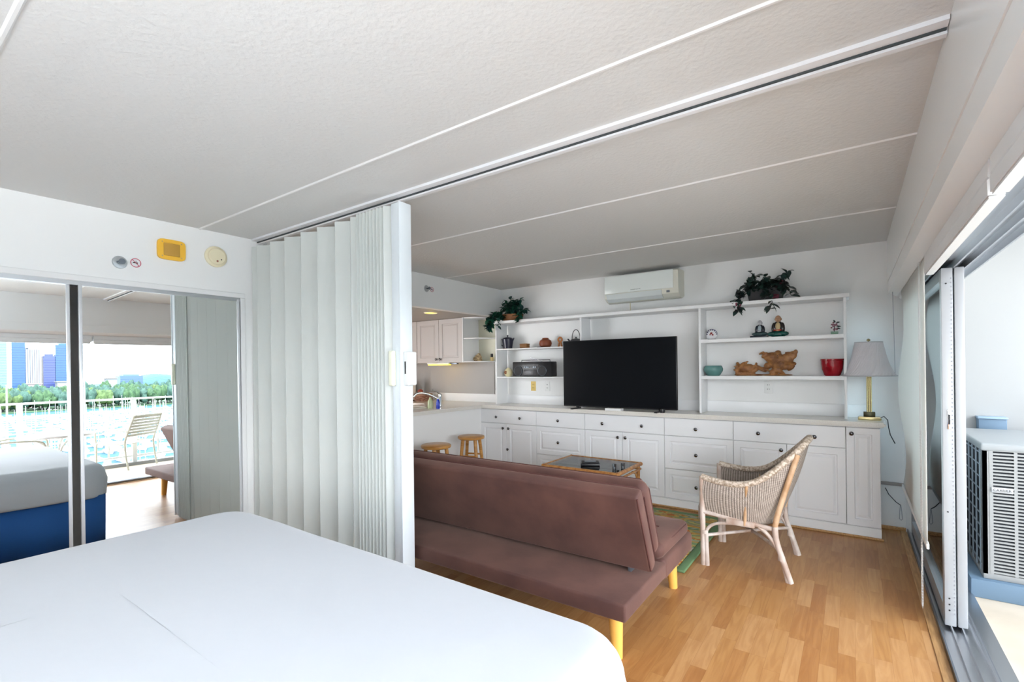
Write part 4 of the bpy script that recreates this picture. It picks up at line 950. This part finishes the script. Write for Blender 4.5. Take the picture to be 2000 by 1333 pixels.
MB().box(-.165, .165, -.35, .35, .002, .003).build('basin', mat('shadowed_enamel', (.45, .40, .33), .3), sk, smooth=None)
pt_ = thing('paper_towel_holder', 'white paper towel roll standing beside the folding door edge', 'paper towel', (-5.09, 4.74, .905))
MB().lathe([(.07, 0), (.07, .01), (.01, .012)], 24).build('stand_base', mat('dark_wood', (.12, .05, .02), .5), pt_); MB().cyl((0, 0, .01), (0, 0, .34), .006).build('stand_rod', M_chrome, pt_)
MB().lathe([(.055, .014), (.057, .02), (.057, .285), (.055, .29), (.02, .29)], 26).build('paper_roll', mat('paper_white', (.80, .76, .70), .9), pt_)
bs = thing('wicker_basket', 'stack of reddish-brown woven trays behind the kitchen tap', 'basket', (-4.88, 4.76, .905)); m_ = mat('reddish_wicker', (.30, .13, .08), .7, bump=(80, 1, .006)); vary(m_, 30, (.16, .05, .03), (.46, .27, .18), (1, 1, 6))
MB().lathe([(.12, 0), (.135, .03), (.12, .035), (.14, .065), (.12, .07), (.13, .10), (.11, .105), (.05, .12)], 26).build('woven_trays', m_, bs); MB().ell((-.06, 0, .135), (.04, .04, .03), 2).build('red_lid_knob', mat('brick_red', (.28, .05, .03), .5), bs)
kb = thing('knife_block', 'dark small appliance at the far kitchen counter edge', 'appliance', (-5.28, 4.80, .905)); MB().box(-.07, .07, -.08, .08, 0, .26, .01).build('appliance_body', M_black, kb); MB().box(-.05, .05, -.083, -.08, .16, .22).build('control_panel', M_alud, kb)

# ================================================================== BALCONY
struct('floor.001', MB().box(.56, 2.02, YN-.1, YB+.1, -.16, 0), M_concrete)
struct('wall_balcony', MB().box(.56, 2.02, YB, YB+.15, 0, H), M_stucco)
struct('trim_12', MB().box(1.86, 2.02, YN, YB, .0, .05), M_stucco)
XR = 1.95
rl_ = thing('balcony_railing', 'white metal balcony railing seen in the closet mirror', 'railing', (XR, 1.6, .05))
MB().box(-.025, .025, -3.3, 3.38, .98, 1.01, .004).build('top_rail', M_rail, rl_)
MB().box(-.018, .018, -3.3, 3.38, .79, .815, .003).build('mid_rail', M_rail, rl_)
MB().box(-.018, .018, -3.3, 3.38, .08, .105, .003).build('bottom_rail', M_rail, rl_)
for i in range(6): MB().box(-.03, .03, -.03, .03, 0, .98, .003).build('post', M_rail, rl_, loc=(0, -.28+1.27*(i-2), 0))
for i in range(20):
    y_ = -.28-2.54+.3175*i
    if i % 4: MB().box(-.008, .008, -.011, .011, .10, .79).build('baluster', M_rail, rl_, loc=(0, y_, 0), smooth=None)
# condenser
ad = MB().box(.55, 1.55, 3.81, 4.72, 0, .105, .006).build('equipment_pad', M_pad); tag(ad, 'blue-grey painted slab under the outdoor condenser', 'pad')
oc = thing('outdoor_condenser', 'large square beige condenser unit on the balcony slab', 'air conditioner', (1.04, 4.26, .105))
W_ = .43; ZTp = .785
MB().box(-W_+.015, W_-.015, -.395, .395, .03, ZTp-.04).build('coil_core', mat('dark_coil_fins', (.018, .022, .03), .7, 0, bump=(150, 1)), oc, smooth=None)
MB().box(-W_, W_, -.41, .41, 0, .035, .006).build('base_pan', M_acw, oc)
MB().box(-W_-.008, W_+.008, -.418, .418, ZTp-.045, ZTp, .012, 3).build('top_cover', mat('pale_metal_top', (.31, .32, .325), .4), oc)
for sx_ in (-1, 1):
    for sy_ in (-1, 1):
        if (sx_, sy_) == (-1, -1): MB().box(-W_, -W_+.045, -.41, -.39, .03, ZTp-.04).box(-W_, -W_+.02, -.41, -.345, .03, ZTp-.04).build('corner_post', M_acw, oc, smooth=None)
        else: MB().box(sx_*W_-.02*sx_, sx_*W_, sy_*.41-.04*sy_, sy_*.41, .03, ZTp-.04).build('corner_post', M_acw, oc, smooth=None)
# louvred front: columns of slots
fr_ = MB(); nx = 8; cw = (2*W_-.045)/nx; slots = 36
for i in range(nx+1): fr_.box(-W_+.035+cw*i-.007, -W_+.035+cw*i+.007, -.412, -.402, .035, ZTp-.045)
zz = .04; dz = (ZTp-.085)/slots
for j in range(slots+1):
    if 0.50 < zz < .52: pass
    fr_.box(-W_+.03, W_-.01, -.413, -.400, zz, zz+dz*.48); zz += dz
fr_.build('louvred_front', M_acw, oc, smooth=None)
sg = MB()
for i in range(7): sg.box(-W_-.003, -W_+.003, -.35+.11*i, -.335+.11*i, .03, ZTp-.045)
for j in range(10): sg.box(-W_-.002, -W_+.004, -.38, .38, .07+j*.072, .074+j*.072)
sg.build('side_guard', mat('grey_wire_guard', (.30, .35, .40), .5), oc, smooth=None)
bdg = MB().box(-.395, -.305, -.420, -.412, .505, .535, .002).build('name_plate', mat('silver_plate', (.45, .46, .48), .35, .5), oc)
text_mesh('plate_lettering', 'CARRIER', .019, M_blackm, oc, (-.350, -.4205, .520), (PI/2, 0, 0))
db = thing('disconnect_box', 'small blue-grey electrical box on the balcony wall behind the condenser', 'electrical box', (.835, YB, .91))
MB().box(-.075, .075, -.09, 0, -.11, .03, .004).build('box_body', M_pad, db); MB().box(-.08, .08, -.10, 0, .03, .045, .003).build('box_lid', mat('light_blue_grey', (.28, .38, .48), .5), db)
db = thing('conduit_stub', 'short white pipe elbow on the balcony wall at the right edge', 'pipe', (1.13, YB, .90)); MB().tube([(0, -.02, -.3), (0, -.02, -.03), (.05, -.02, 0), (.2, -.02, 0)], .015, 10).build('pipe_body', M_stucco, db)
# patio table + chairs
pt2 = thing('patio_table', 'round white balcony table reflected in the mirror', 'table', (1.28, 1.58, 0))
MB().lathe([(.36, .60), (.385, .605), (.39, .62), (.385, .635), (.36, .628), (.001, .628)], 40).build('table_top', M_rail, pt2)
for a in range(3):
    an = .5+a*2*PI/3; c_, s_ = math.cos(an), math.sin(an)
    MB().tube(sp([(.25*c_, .25*s_, .605), (.10*c_, .10*s_, .48), (.05*c_, .05*s_, .33), (.12*c_, .12*s_, .14), (.28*c_, .28*s_, .07), (.36*c_, .36*s_, .0)]), .012, 10).build('leg', M_rail, pt2)
def patio_chair(loc, rz, label):
    q = thing('patio_chair', label, 'chair', loc, rz, 'ivory strap balcony chairs')
    # faces +x locally
    for s_ in (-1, 1):
        MB().tube(sp([(-.02, s_*.26, 0), (.02, s_*.26, .22), (.03, s_*.26, .40), (-.02, s_*.26, .55), (-.12, s_*.25, .80)]), .0125, 10).build('rear_leg', M_patio, q)
        MB().tube(sp([(.50, s_*.25, 0), (.50, s_*.25, .22), (.49, s_*.25, .38), (.44, s_*.25, .40), (.2, s_*.25, .385), (.03, s_*.26, .38)]), .0125, 10).build('front_leg', M_patio, q)
        MB().tube(sp([(-.02, s_*.27, .57), (.15, s_*.285, .60), (.40, s_*.28, .59), (.49, s_*.27, .55), (.50, s_*.25, .40)]), .011, 10).build('armrest', M_patio, q)
    MB().cyl((-.12, -.25, .80), (-.12, .25, .80), .0125).build('back_rail', M_patio, q)
    for i in range(7):
        z_ = .49+i*.045; x_ = -.015-.11*(z_-.49)/.31
        MB().box(x_-.004, x_+.004, -.255, .255, z_, z_+.034, .002).build('back_strap', M_patio, q)
    for i in range(8):
        x_ = .04+i*.056; MB().box(x_, x_+.044, -.255, .255, .375-.02*math.sin(PI*i/7), .382-.02*math.sin(PI*i/7)).build('seat_strap', M_patio, q)
    return q
pc = patio_chair((1.58, 2.585, 0), -.57, 'ivory strap chair right of the balcony table in the mirror')
copy_tree(pc, (1.30, .98, 0), PI/2+.2, 'ivory strap chair left of the balcony table in the mirror')

# ================================================================== VIEW: marina, park, towers
ZS = -28
def env(name, mb, m, label, cat): return tag(mb.build(name, m, smooth=None), label, cat, kind='stuff')
M_water = mat('harbour_water', (.018, .06, .085), .7, bump=(.2, .3, .3), spec=.12); 
wt = MB().box(8, 1100, -300, 900, ZS-1, ZS).build('harbour_water', M_water, smooth=None); wt['kind'] = 'structure'
gd = MB().box(740, 3000, -1500, 2500, ZS-1, ZS+1).build('park_ground', mat('park_grass', (.03, .07, .03), .9), smooth=None); gd['kind'] = 'structure'
def yat(x_, t): return x_*(.105+t*.24)-2   # t 0..1 across the mirror's view, left to right
def tower(x_, t0, t1, ztop, m, label, depth=30, bands=True, name='tower', m2=None, fins=0):
    y0, y1 = yat(x_, t0), yat(x_, t1); q = thing(name, label, 'building', (x_, (y0+y1)/2, ZS)); W2 = abs(y1-y0)/2; hh = ztop-ZS
    MB().box(0, depth, -W2, W2, 0, hh).build('tower_body', m, q, smooth=None)
    k = MB()
    if fins:
        for i in range(fins+1): yy = -W2+2*W2*i/fins; k.box(-1, 0, yy-.9, yy+.9, 0, hh)
        k.build('facade_fins', m2, q, smooth=None)
    elif bands:
        n_ = int(hh/3.4)
        for i in range(1, n_): k.box(-.3, 0, -W2, W2, i*3.4, i*3.4+.7)
        k.build('floor_bands', m2 or m, q, smooth=None)
    MB().box(2, depth-2, -W2*.7, W2*.7, hh, hh+3).build('roof_plant', m2 or m, q, smooth=None)
tb1 = mat('blue_glass_facade', (.014, .055, .15), .25); tb2 = mat('violet_blue_facade', (.035, .05, .15), .35); tcy = mat('cyan_glass_facade', (.085, .17, .19), .3); tw = mat('white_facade', (.17, .185, .20), .6); tb3 = mat('light_blue_band', (.022, .075, .18), .4); tcyb = mat('pale_cyan_band', (.12, .21, .23), .5)
D = 900
tower(D, -.04, .055, 62, tcy, 'tall pale cyan glass tower at the mirror left edge', m2=tcyb)
tower(D, .075, .135, 60, tb1, 'tall deep blue tower right of the cyan one', m2=tb3)
tower(D, .14, .20, 51, tb2, 'white-ribbed residential tower between blue towers', m2=tw, fins=6)
tower(D, .215, .27, 42, tb2, 'shorter violet-blue tower left of the wide blue tower', m2=tb2)
tower(D, .272, .385, 57.5, tb1, 'wide blue glass tower beside the mirror door edge', m2=tb3)
tower(D+150, .60, .73, 15, mat('hazy_blue_block', (.05, .09, .19), .6), 'low hazy blue apartment block above the park trees', m2=mat('hazy_blue_band', (.07, .12, .22), .6))
tower(D, .995, 1.03, 32, mat('grey_beige_facade', (.12, .13, .12), .6), 'slim grey tower at the right of the mirrored view', m2=tw)
for i, (t0, t1, zt, lab) in enumerate(((.14, .205, 4, 'low pinkish podium building below the ribbed tower'), (.28, .34, 6, 'low white building below the wide blue tower'), (.53, .585, 9, 'small white building left of the hazy block'))):
    y0, y1 = yat(870, t0), yat(870, t1); q = thing('low_building', lab, 'building', (870, (y0+y1)/2, ZS)); mm = (mat('pink_white_wall', (.24, .20, .21), .7) if i == 0 else tw)
    MB().box(0, 15, -abs(y1-y0)/2, abs(y1-y0)/2, 0, zt-ZS).build('block_walls', mm, q, smooth=None); MB().box(-1, 16, -abs(y1-y0)/2-1, abs(y1-y0)/2+1, zt-ZS, zt-ZS+1).build('roof', mm, q, smooth=None)
k = MB()
hl_ = thing('distant_hill', 'blue hazy wooded hill on the horizon right of the low block', 'hill', (1600, yat(1600, .95), ZS))
def hf(u, v): 
    y_ = -260+520*u; e_ = math.sin(PI*u)**.7*math.sin(PI*v)**.6
    return (-100+200*v, y_, 52*e_*(1+.12*math.sin(u*21))+noise.noise(Vector((u*9, v*4, 0)))*5*e_)
MB().grid(hf, 60, 12).build('hill_slope', mat('hazy_blue_green', (.025, .065, .11), .9, bump=(.1, 1, 3)), hl_, smooth=80)
dk = MB().box(14, 158, -160, 260, ZS-1, ZS+3).build('added_bounce_deck', mat('pale_bounce_surface', (.40, .39, .37), .8), smooth=None); dk['kind'] = 'structure'  # unseen pale deck, added to bounce daylight up onto the ceiling
# trees of the park
rn = random.Random(21)
tg = []
for i, (a, b) in enumerate((((.012, .04, .016), (.035, .08, .03)), ((.03, .06, .016), (.06, .10, .03)), ((.014, .042, .032), (.03, .075, .055)))):
    m_ = mat('tree_crown_%s' % ('deep', 'bright', 'bluish')[i], a, .8); vary(m_, 5, a, b, detail=6); tg.append(m_)
def crown(seed):
    r2 = random.Random(seed); k = MB()
    for i in range(9):
        k.ell((r2.uniform(-.5, .5), r2.uniform(-.5, .5), .52+r2.uniform(-.12, .25)), (r2.uniform(.3, .5), r2.uniform(.3, .5), r2.uniform(.22, .36)), 3)
    for v in k.bm.verts: v.co *= 1+.16*noise.noise(v.co*7+Vector((seed, 0, 0)))
    return k
protos = []
tl = ('deep green', 'bright yellow-green', 'bluish green')
for i in range(3):
    q = thing('park_tree', 'broad %s tree crown in the park beyond the marina' % tl[i], 'tree', (800, 100+i, ZS), group='%s park trees beyond the marina' % tl[i])
    crown(i).build('crown', tg[i], q, smooth=80, kind='stuff'); MB().cyl((0, 0, 0), (0, 0, .45), .06, .04, 8).build('trunk', M_blackm, q); protos.append(q)
first = [True]*3; cnt = 0
for row in range(4):
    X_ = 765+row*26; n_ = 19
    for i in range(n_):
        kk = rn.randrange(3); t = (i+.5*(row % 2)+rn.uniform(-.3, .3))/(n_-.5)*1.08-.04
        s_ = rn.uniform(9, 12); hz = rn.uniform(19, 25)*(1+.10*row)
        o = protos[kk] if first[kk] else copy_tree(protos[kk], (0, 0, 0)); first[kk] = False
        o.location = (X_+rn.uniform(-8, 8), yat(X_, t), ZS+1); o.scale = (s_, s_, hz); o.rotation_euler.z = rn.uniform(0, 6)
# marina
hullw = mat('boat_white', (.55, .56, .58), .4); hullb = mat('boat_blue_cover', (.02, .06, .16), .6); hullt = mat('boat_teal_cover', (.03, .20, .18), .6); hullg = mat('boat_grey_deck', (.25, .26, .30), .6)
def boat(kind):
    k = MB(); bm = k.bm; L2, W2 = 5.5, 1.7
    o_ = [(-L2, -W2*.8), (L2*.2, -W2), (L2*.75, -W2*.55), (L2, 0), (L2*.75, W2*.55), (L2*.2, W2), (-L2, W2*.8)]
    A_ = [bm.verts.new((x_*.9, y_*.7, 0)) for x_, y_ in o_]; B_ = [bm.verts.new((x_, y_, 1.3)) for x_, y_ in o_]
    bm.faces.new(A_[::-1]); bm.faces.new(B_)
    for j in range(7): bm.faces.new((A_[j], A_[(j+1) % 7], B_[(j+1) % 7], B_[j]))
    fsplit = len(bm.faces)
    k.box(-2.2, 2.0, -1.05, 1.05, 1.3, 2.2)
    if kind != 2: k.cyl((.4, 0, 1.3), (.4, 0, 15), .13, .09, 6).cyl((.4, 0, 2.9), (-4.2, 0, 2.9), .22, .18, 6).box(.3, .5, -1.3, 1.3, 8, 8.12)
    else: k.box(-1.6, 1.0, -1.0, 1.0, 2.2, 3.6).box(-2.5, 1.4, -1.2, 1.2, 3.7, 3.85)
    bm.faces.ensure_lookup_table()
    o = k.build('moored_boat', hullw, smooth=None); me = o.data; me.materials.append((hullb, hullt, hullg, hullb)[kind])
    for p in me.polygons:
        c = p.center
        if c.z > 1.31 and c.z < 3.3 and (abs(c.y) > .5 or c.z > 2.1) and p.normal.z < .95 if kind == 2 else (2.15 < c.z < 3.3 and abs(c.x) < 5): p.material_index = 1
    o['category'] = 'boat'; return o
bl = ('small sailing boat with blue boom cover moored in the marina', 'small sailing boat with teal boom cover moored in the marina', 'white motor cruiser moored in the marina')
bp_ = [boat(i) for i in range(3)]; used = [False]*3; rn = random.Random(8)
for row in range(17):
    X_ = 168+row*30+rn.uniform(-2, 2); wy = yat(X_, 1.03)-yat(X_, -.03); n_ = int(wy/5.6)
    for i in range(n_):
        if rn.random() < .12 or (row > 11 and rn.random() < .45): continue
        kk = rn.choice((0, 0, 1, 2, 2)); o = bp_[kk] if not used[kk] else bp_[kk].copy()
        if used[kk]: COL.objects.link(o)
        used[kk] = True
        s_ = rn.uniform(.7, 1.15); o.location = (X_+rn.uniform(-1, 1)+(7 if i % 2 else -7), yat(X_, -.03)+5.6*(i+.5), ZS); o.scale = (s_, s_, s_*rn.uniform(.85, 1.1)); o.rotation_euler = (0, 0, (0 if i % 2 else PI)+rn.uniform(-.06, .06))
        o['label'] = bl[kk]; o['group'] = ('sailing boats with blue covers', 'sailing boats with teal covers', 'white motor cruisers')[kk]+' in the marina'
for row in range(17):
    X_ = 168+row*30; k = MB().box(-1.1, 1.1, -(yat(X_, 1.1)-yat(X_, -.1))/2, (yat(X_, 1.1)-yat(X_, -.1))/2, 0, .7).build('floating_dock', mat('dock_planks', (.26, .25, .24), .8), loc=(X_, (yat(X_, 1.1)+yat(X_, -.1))/2, ZS), smooth=None)
    tag(k, 'long pale floating dock between rows of moored boats', 'dock', 'floating docks in the marina')
q = thing('light_pole', 'tall thin grey pole rising above the skyline in the mirror', 'pole', (150, 31.5, ZS)); MB().cyl((0, 0, 0), (0, 0, 41.4), .35, .18, 8).build('mast', mat('pole_grey', (.12, .14, .15), .5), q)
q = thing('light_pole', 'tall white yacht mast at the left mirror edge', 'pole', (250, 29.5, ZS)); MB().cyl((0, 0, 0), (0, 0, 30), .45, .2, 8).build('mast', hullw, q)
